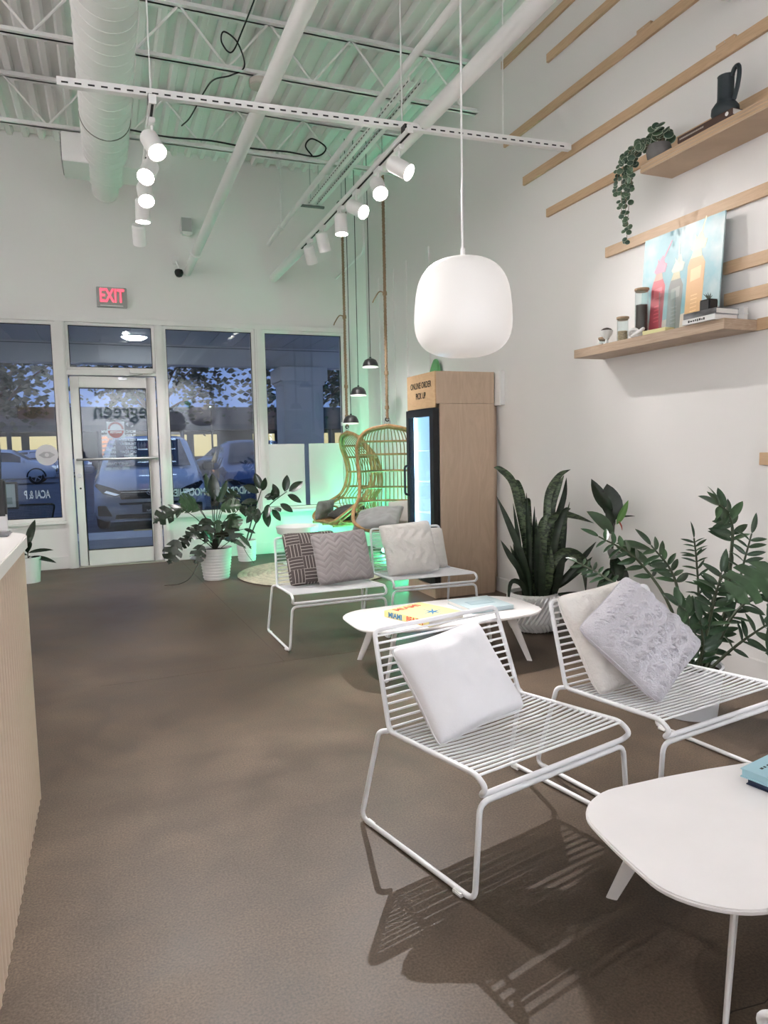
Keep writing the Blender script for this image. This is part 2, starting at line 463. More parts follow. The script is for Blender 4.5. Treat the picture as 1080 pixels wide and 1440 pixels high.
# opening hours and round seal on the door
yd = YF + .031
days = ['MONDAY', 'TUESDAY', 'WEDNESDAY', 'THURSDAY', 'FRIDAY', 'SATURDAY', 'SUNDAY']
for i, d in enumerate(days):
    z = 1.535 - i * .047
    text_obj('opening_hours', d, .042, MT['letter_w'], glassM(.325, z, yd), d1, mirror=True, sx=.85, depth=.0004, align='LEFT', bold=.001)
    text_obj('opening_hours', ('7AM-9PM' if i < 5 else '8AM-9PM'), .042, MT['letter_w'], glassM(.10, z, yd), d1, mirror=True, sx=.85, depth=.0004, align='LEFT', bold=.001)
for i, d in enumerate(('FAMILY OWNED', 'AND OPERATED')):
    text_obj('lettering', d, .045, MT['letter_w'], glassM(.10, 1.165 - i * .055, yd), d1, mirror=True, sx=.85, depth=.0004, bold=.001)
text_obj('lettering', 'p', .06, MT['letter_w'], glassM(.235, 1.625, yd), d1, mirror=True, depth=.0004)
seal = MB().box(.015, YF + .029, 1.46, .205, YF + .033, 1.65).build('seal_sticker', bpy.data.materials['sticker_white'], d1, bevel=.001)
red = mat('seal_red', (.30, .035, .03), .5)
half = [(.085 * math.cos(a), .085 * math.sin(a)) for a in [PI + k * PI / 20 for k in range(21)]]
MB().prism(half, YF + .027, YF + .029, lambda a, b, h: (.11 + a, h, 1.548 + b)).build('seal_half', red, seal, smooth=False)
ring = MB()
for k in range(16):
    a0 = PI * (k + .15) / 16; a1 = PI * (k + .8) / 16
    ring.prism([(.062 * math.cos(a0), .062 * math.sin(a0)), (.085 * math.cos(a0), .085 * math.sin(a0)), (.085 * math.cos(a1), .085 * math.sin(a1)), (.062 * math.cos(a1), .062 * math.sin(a1))], YF + .027, YF + .029, lambda a, b, h: (.11 + a, h, 1.562 + b))
ring.build('seal_arc', red, seal, smooth=False)
text_obj('lettering', 'MASTER', .036, bpy.data.materials['sticker_white'], glassM(.11, 1.528, YF + .026), seal, mirror=True, depth=.0004, bold=.001)

# ------------------------------------------------------------------ exit sign, camera, speaker on the front wall
ex = thing('exit_sign', 'grey exit sign with red letters above the glass door', 'sign', (.145, YF, 3.03))
MB().box(-.16, -.045, -.11, .16, 0, .11).build('housing', mat('exit_grey', (.36, .37, .36), .5), ex, bevel=.006)
MB().box(-.125, -.047, -.098, .115, -.044, -.088).build('light_slot', mat('slot_white', (.8, .8, .8), .5), ex, smooth=False)
text_obj('lettering', 'EXIT', .205, emission('exit_red', (1, .06, .09), 1.6), Matrix.Translation((0, -.0475, 0.01)) @ Matrix.Rotation(PI / 2, 4, 'X'), ex, sx=.62, depth=.001, bold=.004)
sp = thing('wall_speaker', 'small white speaker with grey grille high on the front wall', 'speaker', (.985, YF, 3.87))
MB().box(-.065, -.13, -.10, .065, -.02, .10).build('housing', MT['wmetal'], sp, bevel=.02)
MB().box(-.055, -.136, -.075, .055, -.128, .075).build('grille', mat('grille_grey', (.45, .47, .46), .7, bump=.5, bscale=300), sp)
MB().box(-.02, -.03, -.03, .02, 0, .03).build('bracket', MT['wmetal'], sp)
cm = thing('security_camera', 'small black security camera on a white arm by the pipe end', 'camera', (.86, YF, 3.42))
MB().box(-.035, -.02, .03, .035, 0, .12).build('wall_plate', MT['wmetal'], cm, bevel=.004)
MB().tube([(0, -.02, .06), (.015, -.06, .0), (.02, -.08, -.05)], .009).build('arm', MT['wmetal'], cm)
sph = MB().lathe([(.0001, -.05), (.03, -.04), (.046, -.015), (.05, .01), (.04, .035), (.0001, .048)], 18, (0.02, -.09, -.085))
sph.build('dome', MT['black'], cm)

# ------------------------------------------------------------------ steel joists under the deck
def joist(y, label):
    t = thing('bar_joist', label, 'joist', (0, y, 0), group='white steel joists under the deck')
    zt, zb = ZC - .005, 4.215
    MB().box(XL, -.05, zt - .05, XW, -.006, zt - .044).box(XL, -.012, zt - .05, XW, -.006, zt).box(XL, .006, zt - .05, XW, .05, zt - .044).box(XL, .006, zt - .05, XW, .012, zt).build('top_chord', MT['ceil'], t, smooth=False)
    MB().box(XL, -.04, zb, XW, -.006, zb + .006).box(XL, -.012, zb, XW, -.006, zb + .04).box(XL, .006, zb, XW, .04, zb + .006).box(XL, .006, zb, XW, .012, zb + .04).build('bottom_chord', MT['ceil'], t, smooth=False)
    up = MB().cyl((0, 0, zb + .02), (.34, 0, zt - .03), .010, n=6).mesh('web', MT['ceil'])
    dn = MB().cyl((0, 0, zt - .03), (.34, 0, zb + .02), .010, n=6).mesh('web', MT['ceil'])
    x = -1.7; k = 0
    while x < XW - .34:
        link('web', up if k % 2 == 0 else dn, t, Matrix.Translation((x, 0, 0))); x += .34; k += 1
    return t
joist(5.73, 'white open web steel joist crossing above the round duct')
joist(7.23, 'white open web steel joist closest to the shop front wall')

# ------------------------------------------------------------------ pipes
def pipe(name, label, cat, pts, r, n=14, fl=.12, rings=(), group=None):
    t = thing(name, label, cat, group=group)
    MB().tube(fillet(pts, fl), r, n).build('pipe', MT['pipe'], t)
    for a, b in rings: MB().cyl(a, b, r * 1.35, n=n).build('coupling', MT['pipe'], t)
    return t
p1 = pipe('ceiling_pipe', 'white round ceiling pipe ending beside the black security camera', 'pipe', [(.97, YB, 3.40), (.985, YF, 3.37)], .045, rings=[((.983, 7.75, 3.373), (.983, 7.79, 3.373))])
p2 = pipe('sprinkler_pipe', 'thin white sprinkler pipe hung from a vertical drop rod', 'pipe', [(1.95, YB, 3.78), (1.94, 8.3, 3.76), (1.90, 8.42, 3.70)], .026, rings=[((1.94, 7.85, 3.761), (1.94, 7.93, 3.761))])
MB().cyl((1.94, 7.89, 3.77), (1.94, 7.89, 4.62), .013, n=8).build('drop_rod', MT['pipe'], p2)
p3 = pipe('ceiling_pipe', 'thick white ceiling pipe beside the track over the seating', 'pipe', [(2.03, YB, 3.40), (2.0, YF, 3.37)], .05, rings=[((2.02, 5.0, 3.39), (2.02, 5.06, 3.39))])
pipe('wall_conduit', 'thin white conduit bending down to the front wall by the ropes', 'conduit', [(2.80, 7.6, 4.65), (2.80, 7.6, 3.48), (2.80, YF, 3.42)], .012, n=8)

# spiral duct
du = thing('spiral_duct', 'large white spiral air duct with two side boxes', 'duct', (.13, 0, 4.0))
R = .192
MB().cyl((0, YB, 0), (0, 7.5, 0), R, n=40).build('duct_tube', MT['ceil'], du)
sp = MB(); y = 3.6; pts = []
n = int((7.45 - 3.6) / .13 * 24)
for i in range(n):
    a = 2 * PI * i / 24; pts.append((math.cos(a) * R, 3.6 + .13 * i / 24, math.sin(a) * R))
sp.tube(pts, .004, 4)
sp.build('seam', MT['ceil'], du)
MB().cyl((0, 6.30, 0), (0, 6.312, 0), R + .005, n=40).build('joint_ring', mat('duct_sealant', (.2, .2, .19), .8), du)
MB().cyl((0, 7.5, 0), (0, 7.62, 0), R, .135, n=32).cyl((0, 7.62, 0), (0, 8.0, 0), .13, n=32).build('reducer', MT['ceil'], du)
MB().cyl((0, 8.0, 0), (0, 8.02, 0), .135, n=32).build('end_cap', MT['ceil'], du)
for s in (-1, 1):
    bx = MB().box(s * .12, 7.0, -.13, s * .36, 7.45, .12)
    o = bx.build('side_box', MT['wmetal'], du, bevel=.006)
    g = MB().box(s * .358, 7.02, -.11, s * .366, 7.43, .10).build('grille', mat('grille_dark', (.12, .12, .12), .6), o)
    for k in range(8): MB().box(s * .366, 7.03, -.10 + k * .026, s * .372, 7.42, -.092 + k * .026).build('louvre', MT['wmetal'], o, smooth=False)

# slotted strut channels
slot_m = mat('slot_shadow', (.03, .03, .03), .9)
def strut(label, p0, p1, slots, side=(0, -1, 0), w=.041, group=None, dz=0.0):
    p0, p1 = Vector(p0), Vector(p1); d = (p1 - p0); L = d.length; d.normalize()
    t = thing('strut_channel', label, 'strut', p0, group=group)
    sd = Vector(side); upv = d.cross(sd).normalized()
    m = MB()
    # an open channel: web with slots on its lower face, two flanges
    m.bar(Vector((0, 0, 0)), d * L, w, .003, upv)
    for s in (-1, 1): m.bar(sd * s * w / 2 + Vector((0, 0, w / 2)), d * L + sd * s * w / 2 + Vector((0, 0, w / 2)), .003, w, upv)
    m.build('channel', MT['wmetal'], t, smooth=False)
    sl = MB().bar(d * -.017, d * .017, .004, .009, upv).mesh('slot', slot_m, smooth=False)
    k = .04
    while k < L - .03:
        link('slot', sl, t, Matrix.Translation(d * k + sd * (w / 2 + .0005) + Vector((0, 0, w * .35)))); k += slots
    return t
strut('long white slotted strut crossing below the duct', (-.145, 4.3, 3.262), (3.14, 4.3, 3.352), .066)
strut('white slotted strut reaching the right wall above the shelves', (1.9, 2.95, 3.56), (3.17, 2.95, 3.60), .066)
for x, l in ((2.34, 'nearer the thick pipe'), (2.44, 'nearer the right wall')):
    strut('slotted strut high under the deck, of the pair ' + l, (x, 5.2, 4.1), (x, 8.15, 4.1), .066, side=(-1, 0, 0), group='twin struts above the swing chairs')
cb = thing('strut_crossbar', 'dark crossbar bridging the ends of the twin struts', 'bracket', (2.3, 8.1, 4.09))
MB().box(-.12, -.02, -.02, .2, .02, 0).build('bar', mat('galv_dark', (.2, .22, .21), .5, metal=.4), cb)
MB().cyl((0.04, 0, 0), (0.04, 0, .53), .005, n=6).cyl((.14, 0, 0), (.14, 0, .53), .005, n=6).build('rod', MT['steel'], cb)
rods = ((.335, 4.3, 3.29, 'by the short row of spots'), (1.86, 4.3, 3.32, 'over the seating row of spots'), (2.6, 4.3, 3.34, 'between the pipe and right wall'))
for x, y, z, l in rods:
    r = thing('hanger_rod', 'thin white hanger rod holding the long strut ' + l, 'rod', (x, y, z))
    MB().cyl((0, 0, 0), (0, 0, ZC - z), .005, n=6).build('rod', MT['wmetal'], r)
    MB().cyl((0, 0, .0), (0, 0, .018), .013, n=6).build('nut', MT['steel'], r)

# ceiling device with cable on the near joist
cd = thing('ceiling_sensor', 'round beige ceiling sensor hung below the joist', 'sensor', (1.27, 5.73, 4.13))
MB().lathe([(.0001, 0), (.075, .003), (.085, .012), (.085, .05), (.06, .06), (.0001, .06)], 24).build('body', mat('sensor_beige', (.55, .5, .46), .6), cd)
MB().cyl((0, 0, .06), (0, 0, .085), .045, n=16).build('mount', MT['wmetal'], cd)
MB().cyl((.02, -.02, -.002), (.02, -.02, .001), .008, n=8).build('indicator', MT['black'], cd)
def cable(label, pts, r=.006):
    o = MB().tube(smooth_path(pts, 8), r, 6).build('cable', MT['black'])
    return tag(o, label, 'cable')
cable('black cable looping past the ceiling sensor', [(1.24, 3.9, 4.62), (1.2, 5.0, 4.6), (1.12, 5.55, 4.45), (1.05, 5.68, 4.33), (.98, 5.7, 4.40), (1.0, 5.7, 4.48), (1.1, 5.7, 4.42), (1.15, 5.71, 4.26), (1.05, 5.76, 4.2), (.95, 5.95, 4.24), (.92, 6.3, 4.3), (.85, 6.7, 4.26), (.8, 6.95, 4.28)])
cable('bundle of black cables lying along the far joist', [(.35, 7.21, 4.29), (.7, 7.22, 4.275), (1.1, 7.21, 4.29), (1.5, 7.22, 4.275), (1.85, 7.2, 4.28), (2.15, 7.19, 4.27), (2.25, 7.17, 4.36), (2.1, 7.15, 4.42), (2.03, 7.15, 4.34), (2.1, 7.15, 4.25)], .008)

# ------------------------------------------------------------------ track lighting
def spot_head(parent_pos, aim, label, on=True, power=1.0, group=None, size=rad(75), tint=(1, .955, .945)):
    """parent_pos: point on the underside of the track"""
    t = thing('track_spotlight', label, 'spotlight', parent_pos, group=group)
    MB().box(-.018, -.05, -.03, .018, .05, 0).build('adapter', MT['wmetal'], t, bevel=.004)
    MB().cyl((0, 0, -.03), (0, 0, -.075), .009, n=8).build('stem', MT['wmetal'], t)
    c = Vector((0, 0, -.13)); d = (Vector(aim) - Vector(parent_pos) - c).normalized()
    back = c - d * .075; front = c + d * .085
    x, y, _ = frame_of(d)
    body = MB().cyl(back, back + d * .012, .046, .052, n=24, caps=True).cyl(back + d * .012, front, .052, n=24, caps=False)
    body.cyl(front, front - d * .03, .052, .044, n=24, caps=False)
    body.build('head', MT['wmetal'], t, fixn=False)
    MB().cyl(front - d * .031, front - d * .028, .046, n=24).build('lens', MT['spot_glow'] if on else MT['wmetal'], t)
    if on:
        ld = bpy.data.lights.new('spot_beam', 'SPOT'); ld.energy = SPOT_W * power; ld.spot_size = size; ld.spot_blend = .6
        ld.shadow_soft_size = .009; ld.color = tint
        lo = bpy.data.objects.new('spot_beam', ld); COL.objects.link(lo); lo.parent = t
        lo.matrix_local = Matrix.Translation(front - d * .015) @ (-d).to_track_quat('Z', 'Y').to_matrix().to_4x4()
    return t
def track(label, p0, p1):
    p0, p1 = Vector(p0), Vector(p1)
    t = thing('lighting_track', label, 'lighting track', p0)
    d = p1 - p0
    m = MB().bar((0, 0, .022), d + Vector((0, 0, .022)), .036, .036)
    m.build('rail', MT['wmetal'], t, bevel=.003)
    MB().bar((0, 0, .003), d + Vector((0, 0, .003)), .014, .003).build('slot', slot_m, t, smooth=False)
    MB().box(-.02, -.01, .0, .02, .0, .05).build('end_cap', MT['wmetal'], t)
    MB().box(-.02, .03, .03, .02, .09, .07).build('clamp', MT['bmetal'], t)
    return t
TZ = 3.205
track('white lighting track hanging near the duct', (.335, 4.22, TZ), (.35, 6.45, TZ))
track('white lighting track running over the lounge chairs', (1.86, 4.18, TZ + .04), (1.88, 6.87, TZ + .04))
g1 = 'spotlights on the track near the duct'; g2 = 'spotlights on the track over the lounge chairs'
for y, aim, l, p in ((4.42, (1.3, 2.2, .2), 'white track spotlight nearest the strut on the duct side track', .9), (4.84, (-.6, 2.6, .6), 'white track spotlight second from the strut on the duct side track', .8),
                  (5.26, (.5, 3.0, 0), 'white track spotlight third from the strut on the duct side track', 1.0), (5.62, (.3, 5.7, 0), 'white track spotlight pointing straight down on the duct side track', .7),
                  (6.24, (.5, 8.0, .6), 'white track spotlight at the far end of the duct side track', .8)):
    spot_head((.34, y, TZ), aim, l, True, p, g1)
for y, aim, l, p in ((4.38, (3.1, 3.0, 1.9), 'white track spotlight nearest the strut on the lounge side track', .34), (4.76, (1.5, 1.8, 0), 'white track spotlight second from the strut on the lounge side track', 3.0),
                  (5.22, (3.2, 2.6, 1.4), 'white track spotlight third from the strut on the lounge side track', .38), (5.60, (1.9, 5.4, 0), 'white track spotlight pointing straight down on the lounge side track', .6),
                  (6.12, (2.6, 6.7, .9), 'white track spotlight second from the far end of the lounge side track', .8)):
    spot_head((1.87, y, TZ + .04), aim, l, True, p, g2, rad(62) if 4.5 < y < 5 else rad(52) if y < 5.4 else rad(75))
spot_head((1.875, 6.55, TZ + .04), (2.7, 7.7, .9), 'white track spotlight turned to the corner at the lounge side track end', True, .45, g2)
# the same two tracks carry on over the rest of the shop
track('white lighting track over the counter end of the shop', (.335, -3.6, TZ), (.335, 2.2, TZ))
track('white lighting track over the window seats behind', (1.86, -3.6, TZ + .04), (1.86, 1.6, TZ + .04))
g3 = 'spotlights over the rest of the shop'
rest = ((.335, 1.5, (-4.0, 1.0, 1.8)), (.335, -.2, (-4.5, -1.0, 1.8)), (.335, -2.0, (-1.0, -4.2, 1.6)), (.335, -3.2, (.4, -4.2, 1.8)), (1.86, 1.0, (3.2, .2, 1.6)), (1.86, -.8, (3.2, -1.2, 1.6)), (1.86, -2.4, (1.6, -4.2, 1.8)))
for x, y, aim in rest:
    spot_head((x, y, TZ + (.04 if x > 1 else 0)), aim, 'white track spotlight over the rest of the shop', True, WASH * (4.5 if y < -1.5 else 1), g3, rad(110), (.86, .92, 1.0))
track('added unseen lighting track for fill light off the wall behind the counter', (-2.2, -3.6, TZ), (-2.2, 6.6, TZ))  # track and heads added out of view to bounce fill light off the wall
for k in range(9):
    y = -3.2 + k * 1.18
    spot_head((-2.2, y, TZ), (-4.6, y, 2.0), 'added unseen fill spotlight washing the wall behind the counter', True, WASH, g3, rad(120))

# ------------------------------------------------------------------ pendants
opal = mat('opal_glass', (.62, .61, .60), .3, emit=(1, .93, .87), estr=OPAL)
bulb_m = emission('bulb', (1, .93, .85), 8)
def opal_pendant(loc, label):
    t = thing('pendant_lamp', label, 'pendant lamp', loc, group='opal glass pendants')
    n = 22; prof = []
    w, h = .265, .25
    for k in range(n + 1):
        a = -PI / 2 + PI * k / n
        ca, sa = math.cos(a), math.sin(a)
        e = 2 / 2.9
        r = w * abs(ca) ** e; z = h * math.copysign(abs(sa) ** e, sa)
        r *= (1.0 + .07 * (-z / h) - .05)
        prof.append((max(r, .0008), z))
    MB().lathe(prof, 40).build('shade', opal, t)
    MB().cyl((0, 0, h - .003), (0, 0, h + .05), .012, n=12).build('cap', MT['wmetal'], t)
    MB().cyl((0, 0, h + .05), (0, 0, ZC - loc[2]), .0055, n=8).build('rod', MT['wmetal'], t)
    return t
opal_pendant((1.76, 3.31, 2.015), 'large opal glass pendant lamp hanging over the long low table')
opal_pendant((1.62, -.9, 2.015), 'large opal glass pendant lamp hanging behind the near low table')
dome_in = mat('dome_inside', (.85, .84, .82), .5, emit=(1, .95, .9), estr=.6)
def dome_pendant(loc, label, top=4.1, white=False):
    t = thing('dome_pendant', label, 'pendant lamp', loc, group='small dome pendants in the corner')
    prof = [(.088, 0), (.088, .012), (.080, .045), (.062, .078), (.03, .094), (.012, .097), (.010, .112), (.0001, .113)]
    MB().lathe(prof, 28, caps=False).build('shade', MT['bmetal'] if not white else MT['wmetal'], t)
    MB().lathe([(.086, .0005), (.078, .042), (.06, .074), (.0001, .088)], 28, caps=False).build('inner_shade', dome_in, t)
    MB().lathe([(.0875, 0), (.090, .002), (.090, .008), (.0885, .01)], 28, caps=False).build('rim', MT['wmetal'], t)
    MB().cyl((0, 0, .112), (0, 0, top - loc[2]), .004, n=6).build('cord', MT['black'], t)
    return t
dome_pendant((2.735, 7.3, 2.17), 'small black dome pendant, highest of the three', 4.6)
dome_pendant((2.588, 7.3, 1.862), 'small black dome pendant, middle height of the three', 4.6)
dome_pendant((2.546, 7.45, 1.563), 'small black dome pendant just above the side-on swing chair', 4.6)
wd_ = thing('wall_box', 'small white box on the window jamb behind the lowest dome pendant', 'box', (2.87, 8.57, 1.60))
MB().box(-.07, -.035, -.025, .07, .035, .025).build('cover', MT['wmetal'], wd_, bevel=.006)
MB().box(-.06, -.038, -.002, .06, -.034, .002).build('seam', MT['trim'], wd_)
# ------------------------------------------------------------------ wire lounge chairs
def lerp(a, b, t): return tuple(a[i] * (1 - t) + b[i] * t for i in range(len(a)))
CH = dict(rear=.28, front=-.28)
def make_chair():
    t = thing('lounge_chair', 'white wire lounge chair', 'chair')
    rf = .0088; rs = .0088
    L = []
    def side(s):
        return [(s * .305, .155, .345), (s * .338, .17, .345), (s * .36, .258, .010), (s * .348, -.322, .010), (s * .322, -.318, .293)]
    base = side(-1) + side(1)[::-1]
    MB().tube(fillet(base, .035, 5), rf, 10).build('sled_base', MT['chair'], t)
    # seat and back frame, one bent tube
    A = lambda s: [(s * .288, .262, .668), (s * .308, .150, .345), (s * .322, -.305, .372), (s * .322, -.345, .345), (s * .322, -.318, .314)]
    loop = A(-1) + A(1)[::-1]
    pts = fillet(loop, .026, 5, closed=True)
    MB().tube(pts, rs, 10, closed=True).build('seat_frame', MT['chair'], t)
    rr = .0042
    # back rods, all slightly different widths -> one mesh per width, shared by every chair
    nb, ns = 13, 19
    for k in range(nb):
        q = (k + .8) / (nb + .2)
        p = lerp((.288, .262, .668), (.308, .150, .345), q)
        MB().tube([(-p[0], p[1], p[2]), (p[0], p[1], p[2])], rr, 6).build('back_rod', MT['chair'], t)
    for k in range(ns):
        q = (k + .6) / (ns - .1)
        p = lerp((.308, .150, .345), (.322, -.318, .372), q)
        sag = .014 * math.sin(PI * min(1, max(0, 1 - q)))
        MB().tube([(-p[0], p[1], p[2]), (-p[0] * .6, p[1], p[2] - sag * .7), (0, p[1], p[2] - sag), (p[0] * .6, p[1], p[2] - sag * .7), (p[0], p[1], p[2])], rr, 6).build('seat_rod', MT['chair'], t)
    for s in (-1, 1):
        for y in (.215, -.26):
            MB().box(s * .354 - .012, y - .02, 0, s * .354 + .012, y + .02, .012).build('foot_glide', MT['wmetal'], t, bevel=.003)
    return t
ch1 = make_chair()
gch = 'white wire lounge chairs'
chairs = [((1.178, 2.067, 0), 13.0, 'white wire lounge chair holding one plain white cushion'),
          ((1.965, 2.147, 0), 8.5, 'white wire lounge chair holding a fluffy grey cushion over a cream one'),
          ((1.375, 4.66, 0), 0.5, 'white wire lounge chair holding the dark patterned and grey chevron cushions'),
          ((2.150, 4.80, 0), -2.0, 'white wire lounge chair by the plywood fridge holding a cream cushion'),
          ((1.345, .512, 0), 190.0, 'empty white wire lounge chair facing the near low table')]
for i, (loc, a, lab) in enumerate(chairs):
    c = ch1 if i == 0 else copy_tree(ch1)
    c.location = loc; c.rotation_euler = (0, 0, rad(a)); c['label'] = lab; c['group'] = gch

# ------------------------------------------------------------------ cushions
def cushion_mesh(w, h, t, n=40, seed=1, wrinkle=.01, pinch=.06, tuft=None, piping=True):
    """closed pillow in local x (width) y (thickness, front = -y) z (height)"""
    mb = MB(); vs = []; idx = {}
    def pt(u, v, side):
        # u,v in -1..1
        eu = 1 - abs(u) ** 2.6; ev = 1 - abs(v) ** 2.6
        th = t / 2 * (max(0, eu * ev)) ** .42
        # sides pulled in, corners left as ears
        x = u * w / 2 * (1 - pinch * (1 - v * v) * abs(u) ** 3) ; z = v * h / 2 * (1 - pinch * (1 - u * u) * abs(v) ** 3)
        k4 = 1 - .07 * (abs(u) * abs(v)) ** 5
        x *= k4; z *= k4
        nz = noise.noise(Vector((u * 1.6 + seed * 3.1, v * 1.6, side * 2.2 + seed)))
        nz2 = noise.noise(Vector((u * 4 + seed, v * 4, side * 5.2)))
        env = max(0, eu * ev) ** .6
        y = side * (th + (nz * wrinkle + nz2 * wrinkle * .35) * env)
        if tuft and side < 0: y -= tuft(u, v) * env ** .5
        return (x, y, z)
    fr = [[None] * (n + 1) for _ in range(n + 1)]; bk = [[None] * (n + 1) for _ in range(n + 1)]
    for j in range(n + 1):
        for i in range(n + 1):
            u = -1 + 2 * i / n; v = -1 + 2 * j / n
            edge = i in (0, n) or j in (0, n)
            fr[j][i] = len(vs); vs.append(pt(u, v, -1))
            if edge: bk[j][i] = fr[j][i]
            else: bk[j][i] = len(vs); vs.append(pt(u, v, 1))
    fs = []
    for j in range(n):
        for i in range(n):
            fs.append((fr[j][i], fr[j][i + 1], fr[j + 1][i + 1], fr[j + 1][i]))
            fs.append((bk[j][i], bk[j + 1][i], bk[j + 1][i + 1], bk[j][i + 1]))
    mb.add(vs, fs)
    edge = [vs[fr[0][i]] for i in range(n)] + [vs[fr[j][n]] for j in range(n)] + [vs[fr[n][i]] for i in range(n, 0, -1)] + [vs[fr[j][0]] for j in range(n, 0, -1)]
    return mb, edge

def cushion(label, c, ux, uz, w, h, t, m, seam=None, seed=1, group=None, extra=None, name='cushion', **k):
    """c centre, ux = direction of width, uz = direction of height"""
    mb, edge = cushion_mesh(w, h, t, seed=seed, **k)
    e = thing(name, label, 'cushion', (0, 0, 0), group=group)
    x = Vector(ux).normalized(); z = Vector(uz); z = (z - x * z.dot(x)).normalized(); y = z.cross(x)
    M = Matrix((x, y, z)).transposed().to_4x4(); M.translation = Vector(c)
    e.matrix_world = M
    mb.build('cover', m, e, sharp=180)
    MB().tube(edge, .003, 5, closed=True).build('seam', seam or m, e)
    return e

def fabric(name, col, bump=.3, bscale=400, var=.05):
    return mat(name, col, .95, spec=.15, var=var, vscale=12, bump=bump, bscale=bscale, sheen=.25)
white_c = fabric('white_cotton', (.86, .85, .88), .12, 250, .01)
cream_c = fabric('cream_knit', (.80, .765, .73), .6, 60, .04)
greyf_c = fabric('grey_fleece', (.70, .675, .73), .7, 220, .06)

def chevron_mat(name, col, line, scale, amp):
    """herringbone weave: zigzag lines"""
    m = bpy.data.materials.new(name); m.use_nodes = True; nt = m.node_tree; b = nt.nodes['Principled BSDF']
    b.inputs['Roughness'].default_value = .95; b.inputs['Sheen Weight'].default_value = .2; b.inputs['Specular IOR Level'].default_value = .15
    tc = nt.nodes.new('ShaderNodeTexCoord'); sx = nt.nodes.new('ShaderNodeSeparateXYZ'); nt.links.new(tc.outputs['Object'], sx.inputs[0])
    def mth(op, a, bb=None):
        n = nt.nodes.new('ShaderNodeMath'); n.operation = op
        if isinstance(a, (int, float)): n.inputs[0].default_value = a
        else: nt.links.new(a, n.inputs[0])
        if bb is not None:
            if isinstance(bb, (int, float)): n.inputs[1].default_value = bb
            else: nt.links.new(bb, n.inputs[1])
        return n.outputs[0]
    tri = mth('PINGPONG', sx.outputs['X'], amp)
    s = mth('ADD', sx.outputs['Z'], mth('MULTIPLY', tri, .9))
    w = mth('PINGPONG', s, scale)
    w = mth('DIVIDE', w, scale)
    r = nt.nodes.new('ShaderNodeValToRGB'); r.color_ramp.elements[0].position = .0; r.color_ramp.elements[0].color = (*line, 1)
    r.color_ramp.elements[1].position = .25; r.color_ramp.elements[1].color = (*col, 1)
    nt.links.new(w, r.inputs[0]); nt.links.new(r.outputs[0], b.inputs['Base Color'])
    bp = nt.nodes.new('ShaderNodeBump'); bp.inputs['Strength'].default_value = .6; bp.inputs['Distance'].default_value = .006
    nt.links.new(w, bp.inputs['Height']); nt.links.new(bp.outputs[0], b.inputs['Normal'])
    return m
def basket_mat(name, dark, line):
    """blocks of horizontal and vertical stripes, checkered"""
    m = bpy.data.materials.new(name); m.use_nodes = True; nt = m.node_tree; b = nt.nodes['Principled BSDF']
    b.inputs['Roughness'].default_value = .95; b.inputs['Specular IOR Level'].default_value = .15
    tc = nt.nodes.new('ShaderNodeTexCoord'); sx = nt.nodes.new('ShaderNodeSeparateXYZ'); nt.links.new(tc.outputs['Object'], sx.inputs[0])
    ck = nt.nodes.new('ShaderNodeTexChecker'); ck.inputs['Scale'].default_value = 11
    cmb = nt.nodes.new('ShaderNodeCombineXYZ'); nt.links.new(sx.outputs['X'], cmb.inputs[0]); nt.links.new(sx.outputs['Z'], cmb.inputs[1]); cmb.inputs[2].default_value = .01
    nt.links.new(cmb.outputs[0], ck.inputs['Vector'])
    def stripes(ax):
        p = nt.nodes.new('ShaderNodeMath'); p.operation = 'PINGPONG'; p.inputs[1].default_value = .0115; nt.links.new(sx.outputs[ax], p.inputs[0])
        l = nt.nodes.new('ShaderNodeMath'); l.operation = 'LESS_THAN'; l.inputs[1].default_value = .0022; nt.links.new(p.outputs[0], l.inputs[0]); return l.outputs[0]
    mx = nt.nodes.new('ShaderNodeMixRGB'); nt.links.new(ck.outputs['Fac'], mx.inputs[0]); nt.links.new(stripes('X'), mx.inputs[1]); nt.links.new(stripes('Z'), mx.inputs[2])
    mc = nt.nodes.new('ShaderNodeMixRGB'); nt.links.new(mx.outputs[0], mc.inputs[0]); mc.inputs[1].default_value = (*dark, 1); mc.inputs[2].default_value = (*line, 1)
    nt.links.new(mc.outputs[0], b.inputs['Base Color'])
    return m
herr_c = chevron_mat('grey_herringbone', (.37, .335, .335), (.45, .41, .41), .022, .05)
bask_c = basket_mat('dark_basket_weave', (.115, .095, .092), (.52, .47, .44))
slate_c = fabric('slate_linen', (.27, .265, .265), .3, 200, .05)
char_c = fabric('charcoal_cloth', (.05, .043, .042), .3, 200, .08)

def tuft_zig(u, v):
    # raised zigzag tufts broken into slanted tongues
    ph = (v * 3.2 + .32 * abs(((u * 2.2 + 10) % 1) * 2 - 1)) % 1
    a = max(0, 1 - abs(ph - .5) * 3.2)
    br = .65 + .35 * math.sin((u * 26 + v * 9) + 2 * noise.noise(Vector((u * 6, v * 6, 1))))
    sl = (u * 7.5 + v * 3.2 + .5 * noise.noise(Vector((u * 3, v * 3, 7)))) % 1
    slit = .014 if (sl < .2 and a > .25) else 0
    return .022 * a ** .6 * br - slit + .003 * noise.noise(Vector((u * 22, v * 22, 3)))
def tuft_cream(u, v):
    return .006 * max(0, math.sin(v * 9 + .6 * math.sin(u * 3))) ** .5 + .004 * math.sin(u * 15 + 2.5 * math.sin(v * 7)) * (1 if abs(v) < .85 else 0)

